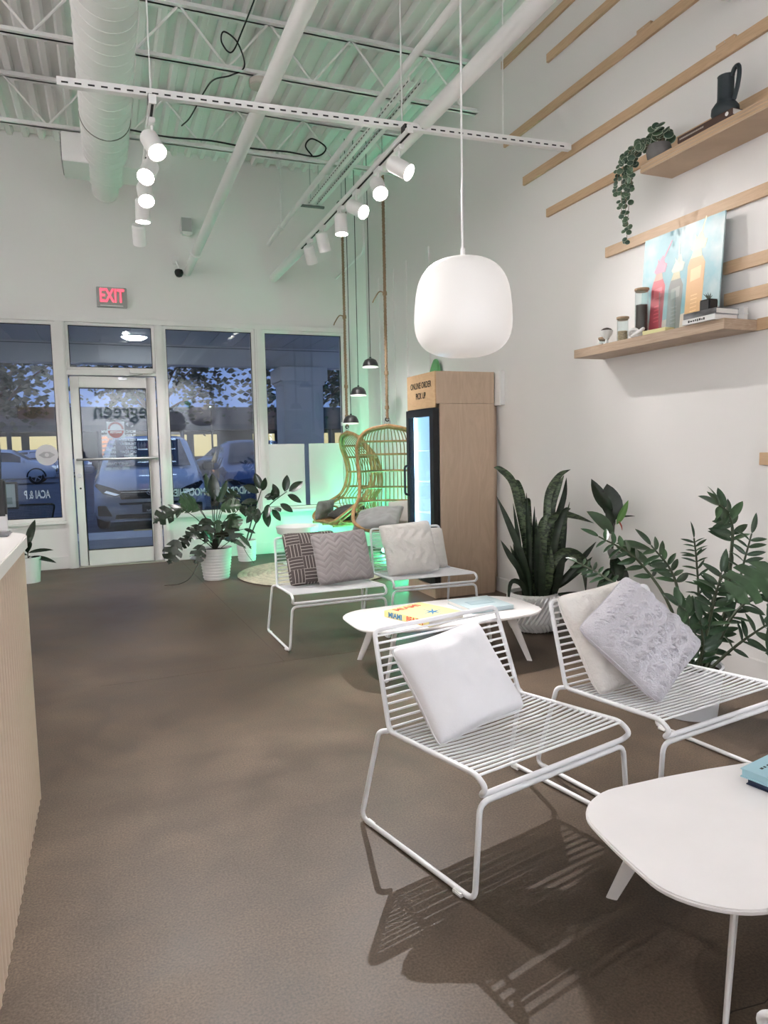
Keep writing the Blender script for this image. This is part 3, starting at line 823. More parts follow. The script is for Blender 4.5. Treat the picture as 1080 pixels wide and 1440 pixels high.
cushion('plain smooth white cushion lying tilted on the wire chair', (1.078, 2.085, .513), (.35, .06, .05), (-.12, .185, .235), .385, .365, .135, white_c, seed=3, wrinkle=.022, pinch=.08)
cushion('cream fluffy cushion tucked behind the fluffy grey cushion', (1.865, 2.235, .54), (.34, .03, .03), (-.02, .20, .33), .42, .42, .13, cream_c, seed=5, wrinkle=.012, tuft=tuft_cream)
cushion('fluffy grey cushion with raised zigzag tufts, standing on one corner', (1.852, 2.075, .57), (.30, .10, .155), (-.22, .22, .27), .37, .395, .14, greyf_c, seed=8, wrinkle=.010, tuft=tuft_zig, n=150)
cushion('dark cushion with pale basket weave lines, partly behind the grey one', (1.315, 4.76, .535), (.34, .02, .0), (.02, .18, .35), .40, .40, .12, bask_c, seed=11, wrinkle=.01)
cushion('grey chevron cushion leaning over the dark patterned cushion', (1.512, 4.685, .538), (.36, -.01, .02), (.0, .17, .355), .42, .385, .13, herr_c, seed=14, wrinkle=.012)
cushion('cream cushion with raised pattern by the plywood fridge', (2.072, 4.785, .545), (.4, .0, .02), (-.03, .15, .36), .43, .41, .13, cream_c, seed=17, wrinkle=.012, tuft=tuft_cream, n=60)
cushion('second cream cushion half hidden behind the patterned cream cushion', (2.272, 4.93, .52), (.4, .02, -.03), (0, .15, .33), .36, .33, .09, cream_c, seed=19)

# ------------------------------------------------------------------ low tables with rounded rectangular tops
def rrect(w, h, r, bul=.03, n=10):
    pts = []
    for cx, cy, a0 in ((w / 2 - r, h / 2 - r, 0), (-w / 2 + r, h / 2 - r, 90), (-w / 2 + r, -h / 2 + r, 180), (w / 2 - r, -h / 2 + r, 270)):
        for k in range(n + 1):
            a = rad(a0 + 90 * k / n); pts.append((cx + r * math.cos(a), cy + r * math.sin(a)))
    out = []
    N = len(pts)
    for i in range(N):       # subdivide the straights and let every side belly out a little
        a, b = pts[i], pts[(i + 1) % N]
        out.append(a)
        if math.dist(a, b) > .1:
            for q in (.2, .4, .6, .8): out.append((a[0] + (b[0] - a[0]) * q, a[1] + (b[1] - a[1]) * q))
    return [(x * (1 + bul * (1 - (2 * y / h) ** 2) - bul), y * (1 - .16 * abs(2 * x / w) ** 2.2)) for x, y in out]
def low_table(label, loc, rz):
    t = thing('low_table', label, 'coffee table', loc, rz, group='white low tables')
    poly = rrect(1.20, .62, .16)
    MB().prism(poly, .286, .300).build('table_top', MT['table'], t, bevel=.004, seg=3)
    und = [(x * .93, y * .88) for x, y in poly]
    MB().prism(und, .276, .286).build('underside', MT['table'], t)
    for sx in (-1, 1):
        for sy in (-1, 1):
            a = Vector((sx * .375, sy * .15, .278)); b = Vector((sx * .465, sy * .228, 0))
            rd = Vector((sx * .75, sy * .66, 0)); tg = Vector((-rd.y, rd.x, 0))
            vs = []
            for p, w, th in ((a, .030, .0085), (b, .016, .006)):
                for k in range(12):
                    an = 2 * PI * k / 12; c, s_ = math.cos(an), math.sin(an)
                    vs.append(p + rd * w * math.copysign(abs(c) ** .6, c) + tg * th * math.copysign(abs(s_) ** .6, s_))
            MB().add(vs, [(k, (k + 1) % 12, 12 + (k + 1) % 12, 12 + k) for k in range(12)] + [tuple(range(11, -1, -1)), tuple(range(12, 24))]).build('leg', MT['table'], t)
    return t
low_table('white low table carrying the yellow book and a pale blue book', (1.85, 3.77, 0), rad(0))
low_table('white low table carrying the blue book on a navy book', (1.72, 1.262, 0), rad(-7))

# ------------------------------------------------------------------ books
def book(label, loc, rz, w, d, h, cover, pages=None, title=None, tmat=None, group=None, name='book', spine_side=-1):
    """w along x, d along y, spine on the y = spine_side edge"""
    t = thing(name, label, 'book', loc, rz, group)
    pages = pages or MT['paper']
    c = .003
    m = MB().box(-w / 2, -d / 2, 0, w / 2, d / 2, c).box(-w / 2, -d / 2, h - c, w / 2, d / 2, h)
    m.box(-w / 2, spine_side * d / 2 - .002, c, w / 2, spine_side * d / 2 + .002, h - c)
    m.build('cover', cover, t, smooth=False)
    MB().box(-w / 2 + .004, -d / 2 + .003, c, w / 2 - .004, d / 2 - .003, h - c).build('pages', pages, t, smooth=False)
    return t
yel = mat('cover_yellow', (.80, .70, .30), .4); lb = mat('cover_pale_blue', (.52, .64, .68), .4)
b = book('yellow book with red and blue lettering on its spine', (1.69, 3.70, .3005), rad(-68), .36, .30, .038, yel)
blu = mat('print_blue', (.03, .18, .38), .5); redp = mat('print_red', (.70, .09, .05), .5)
def spM(x, z, d): return Matrix.Translation((x, -d / 2 - .0025, z)) @ Matrix.Rotation(PI / 2, 4, 'X')
text_obj('spine_lettering', 'MIAMI', .042, blu, spM(-.088, .018, .30), b, sx=1.0, depth=.0004, bold=.0014)
text_obj('spine_lettering', 'BEACH', .042, redp, spM(.070, .018, .30), b, sx=1.0, depth=.0004, bold=.0014)
text_obj('cover_lettering', 'MIAMI', .075, redp, Matrix.Translation((-.13, -.01, .0385)) @ Matrix.Rotation(PI / 2, 4, 'Z'), b, sx=1.0, depth=.0003, bold=.0015)
star = []
for k in range(16):
    a = 2 * PI * k / 16; r = .085 if k % 2 == 0 else .018
    star.append((.05 + r * math.cos(a), .02 + r * math.sin(a)))
MB().prism(star, .0381, .0386).build('cover_palm', blu, b, smooth=False)
b = book('pale blue book with a framed title on the low table', (2.12, 3.80, .3005), rad(2), .29, .31, .026, lb)
fr = mat('print_teal', (.30, .44, .50), .5)
MB().box(-.085, -.045, .0261, .085, .045, .0265).build('title_frame', fr, b, smooth=False)
MB().box(-.078, -.037, .0264, .078, .037, .0268).build('title_field', mat('print_pale', (.42, .55, .60), .5), b, smooth=False)
nav = mat('cover_navy', (.02, .035, .08), .5); lb2 = mat('cover_sky_blue', (.36, .58, .66), .4)
b = book('navy book under the sky blue book', (1.850, 1.385, .3005), rad(12), .27, .205, .020, nav, pages=nav)
b = book('sky blue book lying on the navy book', (1.845, 1.39, .321), rad(12), .28, .22, .026, lb2, pages=lb2)
mb = MB()
for k, w in enumerate((.012, .008, .014, .006, .01)): mb.box(-.10 + k * .018, .068, .0261, -.10 + k * .018 + w, .076, .0264)
mb.build('cover_marks', MT['letter_k'], b, smooth=False)

# ------------------------------------------------------------------ fridge in a plywood case
fx0, fx1, fy0, fy1 = 2.585, 3.14, 5.35, 5.93
fr = thing('pickup_fridge', 'tall glass door fridge in a plywood case with order sign', 'fridge', (fx0, fy0, 0))
W, D = fx1 - fx0, fy1 - fy0
MB().box(.03, 0, .0, W, .018, 1.655).build('side_panel', MT['ply'], fr, bevel=.0015)
MB().box(.03, D - .018, .0, W, D, 1.655).build('side_panel', MT['ply'], fr, bevel=.0015)
MB().box(.0, .0, 1.657, W, .018, 1.925).build('upper_panel', MT['ply'], fr, bevel=.0015)
MB().box(.02, .018, 1.905, W, D, 1.925).build('top_panel', MT['ply'], fr, bevel=.0015)
MB().box(.0, D - .018, 1.657, W, D, 1.905).build('upper_panel', MT['ply'], fr, bevel=.0015)
MB().box(W - .02, .06, 0, W + .058, D - .018, 1.90).build('back_panel_light_stop', MT['ply'], fr, bevel=.0015)  # widened to the wall, unseen, to stop green light leaking past the case
sgn = MB().box(-.012, 0.0, 1.625, .0, D, 1.925).build('sign_panel', MT['ply_front'], fr, bevel=.0015)
def sM(y, z): return Matrix.Translation((-.0135, y, z)) @ Matrix.Rotation(-PI / 2, 4, 'Z') @ Matrix.Rotation(PI / 2, 4, 'X')
text_obj('lettering', 'ONLINE ORDER', .075, MT['letter_k'], sM(D * .49, 1.825), sgn, sx=.80, depth=.0005, bold=.001)
text_obj('lettering', 'PICK UP', .075, MT['letter_k'], sM(D * .49, 1.735), sgn, sx=.76, depth=.0005, bold=.001)
MB().box(-.03, .0, .0, .03, D, .10).build('plinth', MT['ply'], fr, bevel=.0015)
# black door frame
dr = MB().box(-.03, .005, .11, .025, .075, 1.62).box(-.03, D - .06, .11, .025, D - .005, 1.62).box(-.03, .075, 1.555, .025, D - .06, 1.62).box(-.03, .075, .11, .025, D - .06, .19)
door = dr.build('door', MT['black'], fr, bevel=.003)
MB().box(-.012, .075, .19, -.006, D - .06, 1.555).build('pane', MT['jar'], door, smooth=False)
MB().tube(fillet([(-.03, D - .05, .86), (-.07, D - .05, .87), (-.07, D - .05, 1.12), (-.03, D - .05, 1.13)], .02), .011, 8).build('handle', MT['black'], door)
inn = mat('fridge_liner', (.80, .86, .93), .35)
MB().box(.027, .02, .12, W - .03, .03, 1.62).box(.027, D - .03, .12, W - .03, D - .02, 1.62).box(W - .04, .03, .12, W - .03, D - .03, 1.62).box(.027, .03, 1.6, W - .04, D - .03, 1.62).box(.027, .03, .12, W - .04, D - .03, .14).build('liner', inn, fr, smooth=False)
led = emission('fridge_led', (.42, .70, 1.0), 16.0)
MB().box(.03, D - .045, .2, .045, D - .033, 1.56).build('light_strip', led, fr, smooth=False)
MB().box(.03, .033, .2, .045, .045, 1.56).build('light_strip', led, fr, smooth=False)
wire = mat('fridge_wire', (.75, .78, .8), .4)
shm = MB()
for k in range(12): shm.cyl((.06 + k * .037, .035, 0), (.06 + k * .037, D - .035, 0), .003, n=5)
for k in range(2): shm.cyl((.06 + k * .407, .035, 0), (.06 + k * .407, D - .035, .0), .005, n=6)
shm.cyl((.06, .04, .0), (.467, .04, 0), .004, n=5).cyl((.06, D - .04, 0), (.467, D - .04, 0), .004, n=5)
sme = shm.mesh('wire_shelf', wire)
for z in (.42, .70, .98, 1.26): link('wire_shelf', sme, fr, Matrix.Translation((0, 0, z)))
# small white switch box on the wall beside the fridge
wb = thing('switch_box', 'flat white box on the wall behind the plywood fridge', 'box', (3.2, 5.33, 1.78))
MB().box(-.05, -.06, -.14, 0, .075, .15).build('cover', MT['wmetal'], wb, bevel=.004)
MB().box(-.052, -.05, .04, -.049, .07, .046).build('seam', MT['trim'], wb)

# ------------------------------------------------------------------ reeded counter on the left
ct = thing('service_counter', 'long service counter with reeded wood front and white top', 'counter', (-.30, 0, 0))
ye = 2.90           # far end
rc = .10
def cpath(off, y0):
    """outline of the front and rounded end, from near to far to the left"""
    pts = [(off, y0), (off, ye - rc)]
    for k in range(1, 7):
        a = PI / 2 * k / 6
        pts.append((off - (rc + off) + (rc + off) * math.cos(a), ye - rc + (rc + off) * math.sin(a)))
    pts.append((-1.1, ye + off))
    return pts
body = cpath(-.012, -3.0) + [(-1.1, -3.0)]
MB().prism(body, .0, .975).build('carcass', wood('carcass_groove_shade', (.20, .15, .10), (.16, .12, .08), (8, 8, .5)), ct, smooth=False)  # dark tone puts the shade of the gaps between reeds into the colour
reed = MB().cyl((0, 0, .03), (0, 0, .968), .0215, n=12).xf(Matrix.Diagonal((.75, 1, 1, 1))).mesh('reed', MT['reed'])
# the reeds that show largest are single slats, the rest one piece behind the camera
run = 0; y = 1.30
ys = []
while y < ye - rc: ys.append(y); y += .05
for y in ys: link('reed', reed, ct, Matrix.Translation((-.010, y, 0)))
for k in range(1, 4):
    a = PI / 2 * k / 4
    link('reed', reed, ct, Matrix.Translation((-(rc) + (rc - .01) * math.cos(a), ye - rc + (rc - .01) * math.sin(a), 0)))
for k in range(8): link('reed', reed, ct, Matrix.Translation((-rc - .03 - k * .05, ye - .01, 0)) @ Matrix.Rotation(PI / 2, 4, 'Z'))
rest = MB(); y = 1.30 - .05
while y > -3.0: rest.cyl((-.010, y, .03), (-.010, y, .968), .0205, n=8, caps=False); y -= .05
o = rest.build('reeds', MT['reed'], ct); o['kind'] = 'stuff'
MB().prism(cpath(-.004, -3.0) + [(-1.1, -3.0)], 0, .03).build('kick_board', MT['reed'], ct, smooth=False)
top = []
rt = .2; ox = .022
top = [(ox, -3.02), (ox, ye - rt + .05)] + [(ox - rt + rt * math.cos(PI / 2 * k / 8), ye - rt + .05 + rt * math.sin(PI / 2 * k / 8)) for k in range(1, 9)] + [(-1.15, ye + .05), (-1.15, -3.02)]
MB().prism(top, .975, 1.02).build('counter_top', mat('counter_stone', (.80, .76, .73), .35, var=.03, vscale=2), ct, bevel=.004)
# card terminal standing on the counter
ps = thing('card_terminal', 'black and grey payment terminal on the counter top', 'payment terminal', (-.405, 2.80, 1.02), rad(0))
MB().box(-.06, -.05, 0, .07, .05, .012).build('stand_base', mat('terminal_grey', (.25, .25, .26), .4), ps, bevel=.004)
MB().box(-.02, -.012, .012, .064, .012, .10).build('stand', mat('terminal_light', (.62, .6, .6), .4), ps, bevel=.004)
MB().box(-.14, -.02, .07, .066, .012, .20).build('screen_body', MT['black'], ps, bevel=.006)
MB().box(-.13, -.0245, .13, .025, -.0195, .29).build('screen', mat('screen_dark', (.03, .03, .035), .15), ps)

# ------------------------------------------------------------------ round rug, tray table
rug = thing('round_rug', 'round braided jute rug under the swing chairs', 'rug', (1.98, 7.08, 0))
jute = mat('jute_braid', (.50, .45, .35), .95, var=.2, vscale=20, bump=.6, bscale=120)
MB().lathe([(.0001, .004), (.79, .004)], 48, caps=False).build('backing', jute, rug)
for k in range(16):
    r = .03 + k * .05
    pts = [(r * math.cos(2 * PI * i / 48), r * math.sin(2 * PI * i / 48), .010) for i in range(48)]
    MB().tube(pts, [.026 if i % 1 == 0 else .024 for i in range(48)], 6, closed=True).xf(Matrix.Diagonal((1, 1, .38, 1)) @ Matrix.Translation((0, 0, .015))).build('braid', jute, rug)
st = thing('tray_table', 'small round white tray table by the rubber plant', 'side table', (1.94, 7.62, .021))
MB().lathe([(.0001, .335), (.20, .335), (.225, .345), (.24, .42), (.236, .42), (.222, .352), (.20, .343), (.0001, .343)], 40, caps=False).build('tray', MT['wmetal'], st)
MB().cyl((0, 0, .02), (0, 0, .337), .016, n=12).build('pole', MT['wmetal'], st)
MB().lathe([(.0001, 0), (.17, 0), (.17, .01), (.03, .022), (.0001, .022)], 32).build('foot', MT['wmetal'], st)
bk = thing('paper_pad', 'white paper pad lying in the tray table', 'paper', (1.90, 7.6, .3645), rad(12))
MB().box(-.09, -.12, 0, .09, .12, .012).build('sheets', MT['paper'], bk)
MB().box(-.09, .105, .012, .09, .12, .014).build('binding', MT['wmetal'], bk)

# ------------------------------------------------------------------ rattan swing chairs
def swing_chair(label, loc, rz):
    """local: faces -y, origin below the seat centre on the floor"""
    t = thing('swing_chair', label, 'hanging chair', loc, rz, group='rattan swing chairs')
    # rim: side profile (half width, y, z) from the arms to the crown
    side = [(.0, -.44, .50), (.20, -.45, .50), (.335, -.42, .56), (.36, -.25, .68), (.315, -.06, .80), (.315, .03, 1.0), (.33, .02, 1.2), (.32, -.04, 1.36), (.22, -.09, 1.49), (.0, -.11, 1.545)]
    full = [(-a, b, c) for a, b, c in side[:0:-1]]
    right = smooth_path(side, 5)
    left = [Vector((-p.x, p.y, p.z)) for p in right]
    for q, off in ((0, 0), (1, .045)):
        for P in (right, left):
            MB().tube([Vector((p.x, p.y + off, p.z - (.02 if q else 0))) for p in P], .019 if q == 0 else .015, 8).build('rim', MT['rattan'], t)
    # back shell: hoops at levels, bulging backwards
    lv = [(.74, .33, -.10, .30), (.88, .32, .0, .30), (1.06, .318, .03, .27), (1.24, .326, .01, .22), (1.38, .31, -.05, .15)]
    def hoop(z, w, y0, b, n=14):
        return [Vector((w * math.sin(-PI / 2 + PI * k / n), y0 + b * math.cos(-PI / 2 + PI * k / n), z)) for k in range(n + 1)]
    H = [hoop(*l) for l in lv]
    for h in H: MB().tube(h, .0125, 7).build('hoop', MT['rattan'], t)
    nrib = 23
    for k in range(nrib):
        q = (k + .5) / nrib; a = -PI / 2 + PI * q
        path = []
        # from the seat front, under the seat, up the back and over to the crown
        path.append(Vector((.30 * math.sin(a) * .9, -.40 + .0, .505)))
        path.append(Vector((.33 * math.sin(a), -.12 + .1 * math.cos(a), .50)))
        path.append(Vector((.33 * math.sin(a), -.06 + .27 * math.cos(a), .58)))
        for (z, w, y0, b) in lv: path.append(Vector((w * math.sin(a), y0 + b * math.cos(a), z)))
        path.append(Vector((.24 * math.sin(a), -.08 + .06 * math.cos(a), 1.48 + .05 * math.cos(a) * .4)))
        path.append(Vector((.10 * math.sin(a), -.10, 1.535)))
        MB().tube(smooth_path(path, 3), .0055, 5).build('rib', MT['rattan_thin'], t)
    # seat deck
    for k in range(7):
        y = -.40 + k * .085
        MB().cyl((-.32, y, .495), (.32, y, .495), .011, n=7).build('seat_pole', MT['rattan'], t)
    for x in (-.28, 0, .28):
        MB().cyl((x, -.46, .475), (x, .14, .475), .016, n=8).build('seat_rail', MT['rattan'], t)
    MB().box(-.29, -.40, .506, .29, .10, .514).build('seat_mat', MT['rattan_thin'], t, bevel=.003)
    # side loops of the arms
    for s in (-1, 1):
        MB().tube(smooth_path([(s * .335, -.42, .56), (s * .33, -.32, .50), (s * .33, -.14, .52), (s * .33, -.10, .62), (s * .335, -.22, .66)], 5), .012, 7).build('arm_loop', MT['rattan'], t)
    # ring and hook
    MB().tube([(.028 * math.cos(a), -.11, 1.575 + .035 * math.sin(a)) for a in [2 * PI * k / 14 for k in range(14)]], .006, 6, closed=True).build('hanging_ring', MT['steel'], t)
    return t
sc1 = swing_chair('rattan swing chair seen side-on below the lowest dome pendant', (2.77, 7.95, -.06), rad(-90 + 8))
sc2 = swing_chair('rattan swing chair next to the plywood fridge', (2.765, 6.90, -.02), rad(-24))
def world_of(o, p):
    return Matrix.Translation(o.location) @ Matrix.Rotation(o.rotation_euler.z, 4, 'Z') @ Vector(p)
for o, lab in ((sc1, 'jute rope holding the side-on swing chair'), (sc2, 'jute rope holding the swing chair beside the fridge')):
    p = world_of(o, (0, -.11, 1.61))
    t = thing('hanging_rope', lab, 'rope', p, group='swing chair ropes')
    a = MB(); L = 4.1 - p.z
    for ph in (0, 2 * PI / 3, 4 * PI / 3):
        pts = []
        n = 150
        for i in range(n + 1):
            z = L * i / n; an = ph + z * 2 * PI / .09
            pts.append((.0085 * math.cos(an), .0085 * math.sin(an), z))
        a.tube(pts, .009, 5)
    a.build('strands', MT['rope'], t)
    for z in (.10, .45, 1.25):
        MB().cyl((0, 0, z), (0, 0, z + .035), .024, .022, n=9).build('binding', MT['rope'], t)
    MB().tube(smooth_path([(0, 0, 1.27), (-.06, 0, 1.28), (-.11, .01, 1.21), (-.13, .01, 1.17)], 4), .007, 5).build('tail', MT['rope'], t)
    MB().tube([(.02 * math.cos(b), 0, -.005 + .02 * math.sin(b) + .0) for b in [2 * PI * k / 10 for k in range(10)]], .006, 6, closed=True).build('shackle', MT['bmetal'], t)
    MB().box(-.05, -.03, L - .04, .05, .03, L + .01).build('clamp', MT['bmetal'], t)
    MB().cyl((0, 0, L), (0, 0, ZC - p.z + .002), .006, n=8).build('drop_rod', MT['steel'], t)
def on_swing(o, c, ux, uz):
    Rz = Matrix.Rotation(o.rotation_euler.z, 3, 'Z'); return world_of(o, c), Rz @ Vector(ux), Rz @ Vector(uz)
c, u, z = on_swing(sc1, (.02, -.15, .597), (1, 0, .0), (.0, .8, .25))
cushion('charcoal cushion in the side-on swing chair', c, u, z, .42, .36, .13, char_c, seed=21)
c, u, z = on_swing(sc1, (-.22, -.33, .62), (.5, -.8, 0), (.0, .3, .7))
cushion('woven grey cushion at the front of the side-on swing chair', c, u, z, .34, .24, .11, fabric('grey_weave', (.22, .21, .21), .9, 90, .25), seed=23)
c, u, z = on_swing(sc2, (-.10, -.33, .60), (1, -.25, .12), (.25, .8, .42))
cushion('slate grey cushion lying in the swing chair beside the fridge', c, u, z, .50, .38, .15, slate_c, seed=25, wrinkle=.03)
c, u, z = on_swing(sc2, (.17, -.06, .62), (1, 0, .05), (0, .5, .7))
cushion('pale grey cushion at the back of the swing chair beside the fridge', c, u, z, .36, .32, .11, fabric('pale_grey', (.50, .47, .45), .4, 150, .05), seed=27)

# ------------------------------------------------------------------ green led bar behind the fridge
gl = thing('led_bar', 'green led light bar on the floor by the right wall behind the fridge', 'lamp', (3.11, 7.15, 0))
MB().box(-.04, 0, 0, .04, .85, .02).build('housing', MT['bmetal'], gl, bevel=.003)
MB().cyl((0, .01, .035), (0, .84, .035), .018, n=10).build('tube', emission('led_green', (.08, 1.0, .50), GREEN), gl)
# round leaf sign on the right wall above the fridge
lg = thing('leaf_sign', 'round green and dark leaf emblem on the wall behind the fridge', 'sign', (XW, 6.52, 1.80))
def leafpoly(cx, cy, L, Wd, ang, n=16):
    pts = []
    for k in range(n):
        a = 2 * PI * k / n; x = L * math.cos(a); y = Wd * math.sin(a) * (1 - .35 * math.cos(a))
        pts.append((cx + x * math.cos(ang) - y * math.sin(ang), cy + x * math.sin(ang) + y * math.cos(ang)))
    return pts
YZ = lambda a, b, h: (h, a, b)
MB().prism(leafpoly(.02, .16, .22, .13, rad(100)), -.07, -.04, YZ).build('leaf', mat('sign_green', (.12, .33, .13), .5), lg, bevel=.003)
MB().prism(leafpoly(.16, -.02, .20, .13, rad(60)), -.055, -.025, YZ).build('leaf', mat('sign_dark', (.03, .05, .045), .5), lg, bevel=.003)
for y, z in ((.02, .16), (.16, -.02)): MB().cyl((-.05, y, z), (0, y, z), .01, n=8).build('standoff', MT['wmetal'], lg)
# ------------------------------------------------------------------ birch slats on the right wall
def slat(label, y0, y1, z, h=.065, th=.022, x=XW):
    """y0 far end, y1 near end"""
    t = thing('wall_slat', label, 'wall slat', (x, (y0 + y1) / 2, z), group='birch slats on the right wall')
    L = abs(y0 - y1) / 2
    MB().box(-th, -L, -h / 2, 0, L, h / 2).build('board', MT['slat'], t, bevel=.0015)
    return t
slat('short birch slat, topmost on the right wall', 5.28, 1.2, 4.40, .06)
slat('birch slat second from the top of the wall', 4.64, 1.0, 4.14, .06)
slat('long birch slat third from the top of the wall', 5.25, .8, 3.775)
slat('long birch slat directly above the upper shelf slat', 4.96, .6, 3.375)
slat('birch slat running behind the upper shelf', 4.64, .6, 3.035, .06)
slat('birch slat running behind the top of the poster', 3.957, .6, 2.57)
slat('birch slat ending beside the poster edge', 2.975, .6, 2.235)
slat('birch slat ending behind the book stack', 2.965, .6, 2.065)
slat('lowest birch slat with its end above the leafy plant', 2.71, .6, 1.205)
for y, z in ((3.62, 3.775), (3.0, 3.375)):
    c = thing('slat_packer', 'small birch block on top of a long wall slat ' + ('third from the top' if z > 3.5 else 'above the upper shelf'), 'block', (XW - .011, y, z + .0325))
    MB().box(-.011, -.06, 0, .011, .06, .02).build('block', MT['slat'], c, bevel=.001)
    MB().cyl((-.011, 0, .01), (-.0125, 0, .01), .003, n=8).build('screw', MT['steel'], c)

# ------------------------------------------------------------------ shelves
def shelf(label, y0, y1, ztop, dep, th, m, layers=0):
    t = thing('wall_shelf', label, 'shelf', (XW - .0005, 0, ztop))
    MB().box(-dep, y1, -th, 0, y0, 0).build('board', m, t, bevel=.001)
    return t
su = shelf('upper plywood shelf carrying the jug and trailing plant', 3.385, .9, 2.905, .235, .052, MT['plyedge'])
for k in range(3):
    MB().box(-.2365, .9, -.044 + k * .017, -.2345, 3.385, -.038 + k * .017).build('veneer', MT['slat'], su, smooth=False)
sl = shelf('lower thick oak shelf carrying jars, poster and books', 3.985, 2.75, 1.925, .245, .055, MT['shelf_low'])
slat('short birch slat level with the lower shelf end', 2.7495, .6, 1.90, .06)

# ------------------------------------------------------------------ poster leaning on the wall
po = thing('poster', 'square print of three smoothie bottles on a blue sky', 'poster', (3.10, 3.225, 1.9255))
lean = Matrix.Rotation(rad(4.0), 4, 'Y')
def sky_print():
    m = bpy.data.materials.new('sky_print'); m.use_nodes = True; nt = m.node_tree; b = nt.nodes['Principled BSDF']; b.inputs['Roughness'].default_value = .35
    tc = nt.nodes.new('ShaderNodeTexCoord'); n = nt.nodes.new('ShaderNodeTexNoise'); n.inputs['Scale'].default_value = 4; n.inputs['Detail'].default_value = 5
    nt.links.new(tc.outputs['Object'], n.inputs['Vector'])
    r = nt.nodes.new('ShaderNodeValToRGB'); r.color_ramp.elements[0].position = .42; r.color_ramp.elements[0].color = (.20, .42, .48, 1)
    r.color_ramp.elements[1].position = .60; r.color_ramp.elements[1].color = (.46, .57, .57, 1)
    nt.links.new(n.outputs['Fac'], r.inputs[0]); nt.links.new(r.outputs[0], b.inputs['Base Color']); return m
bd = MB().box(-.008, -.30, 0, 0, .30, .60).build('board', sky_print(), po, smooth=False); bd.matrix_local = lean
def pp(name, poly, col, lift, parent=bd):
    m = bpy.data.materials.get('ink_' + name + '_%02d' % int(col[0] * 99)) or mat('ink_' + name + '_%02d' % int(col[0] * 99), col, .35)
    # a: to the right as seen (towards -y), b: up
    return MB().prism(poly, -.008 - lift, -.0079, lambda a, b, h: (h, .30 - a, b)).build(name, m, parent, smooth=False)
pp('tabletop', [(0, .0), (.60, .0), (.60, .10), (.42, .11), (.2, .09), (0, .10)], (.72, .62, .52), .0004)
def bottle(x, w, h0, h1, body, top, splash, ang=0):
    sh = [(x - w / 2, h0), (x + w / 2, h0), (x + w / 2 + .006, h1 - .04), (x + w * .36, h1), (x - w * .36, h1), (x - w / 2 + .002, h1 - .04)]
    o = pp('bottle', sh, body, .0008)
    pp('bottle_neck', [(x - w * .34, h1 + .0), (x + w * .34, h1), (x + w * .26, h1 + .04), (x - w * .2, h1 + .04)], top, .0009)
    pts = []
    for k in range(14):
        a = PI * k / 13; r = w * (.34 + .22 * ((k * 7) % 5) / 5)
        pts.append((x + .015 + r * math.cos(a), h1 + .04 + (.07 + .05 * ((k * 3) % 4) / 4) * math.sin(a)))
    pp('splash', pts, splash, .0009)
    pp('drip', [(x + .01, h1 + .09), (x + .022, h1 + .09), (x + .045 + ang, h1 + .21), (x + .038 + ang, h1 + .21)], splash, .0009)
    pp('bottle_label', [(x - w * .28, h0 + (h1 - h0) * .62), (x + w * .34, h0 + (h1 - h0) * .65), (x + w * .34, h0 + (h1 - h0) * .85), (x - w * .28, h0 + (h1 - h0) * .82)], (min(1, body[0] * 1.25 + .1), min(1, body[1] * 1.25 + .1), min(1, body[2] * 1.25 + .1)), .0012)
    for k in range(5): pp('label_line', [(x - w * .18, h0 + .04 + k * .022), (x + w * .2, h0 + .043 + k * .022), (x + w * .2, h0 + .049 + k * .022), (x - w * .18, h0 + .046 + k * .022)], (min(1, body[0] * 1.3 + .06), body[1] * 1.3 + .06, body[2] * 1.3 + .06), .0012)
bottle(.135, .105, .05, .335, (.62, .12, .15), (.72, .40, .32), (.72, .30, .40), .05)
bottle(.275, .105, .02, .31, (.27, .27, .25), (.62, .58, .38), (.62, .70, .62), -.03)
bottle(.42, .12, .06, .40, (.78, .47, .22), (.80, .70, .45), (.78, .76, .50), .01)

# ------------------------------------------------------------------ things on the lower shelf
ZS = 1.9255
def jar(label, loc, r, h, fill, fillm, name='glass_jar', lid=True, grains=True, gr=.006):
    t = thing(name, label, 'jar', loc)
    MB().lathe([(.0001, .001), (r, .001), (r, h), (r - .002, h), (r - .002, .004), (.0001, .004)], 28, caps=False).build('glass', MT['jar'], t)
    if lid:
        MB().lathe([(.0001, h - .008), (r - .004, h - .008), (r - .004, h), (r + .004, h), (r + .004, h + .012), (.0001, h + .012)], 28, caps=False).build('lid', MT['cork'], t)
    if fill:
        MB().lathe([(.0001, .005), (r - .006, .005), (r - .006, fill - .004), (.0001, fill)], 24, caps=False).build('contents', fillm, t)
        if grains:
            g = MB(); rnd = random.Random(int(r * 1e4))
            for k in range(900):
                a = rnd.random() * 2 * PI; z = .008 + rnd.random() * (fill - .008); rr = r - .0065
                if k > 780: rr *= math.sqrt(rnd.random()); z = fill
                c = Vector((rr * math.cos(a), rr * math.sin(a), z))
                d = Vector((rnd.uniform(-1, 1), rnd.uniform(-1, 1), rnd.uniform(-1, 1))).normalized()
                x, y, _ = frame_of(d); s = gr * .5
                g.add([c - d * s, c + x * s * .6, c + y * s * .6, c - x * s * .6, c - y * s * .6, c + d * s], [(0, 2, 1), (0, 3, 2), (0, 4, 3), (0, 1, 4), (5, 1, 2), (5, 2, 3), (5, 3, 4), (5, 4, 1)])
            o = g.build('grains', fillm, t); o['kind'] = 'stuff'
    return t
bean = mat('coffee_beans', (.035, .018, .011), .4, var=.5, vscale=120); oat = mat('pale_seeds', (.50, .38, .24), .7, var=.35, vscale=140)
jar('tall glass jar of dark coffee beans with a wooden lid', (3.05, 3.455, ZS), .0385, .285, .20, bean)
jar('short glass jar of pale seeds with a wooden lid', (3.045, 3.615, ZS), .034, .145, .07, oat)
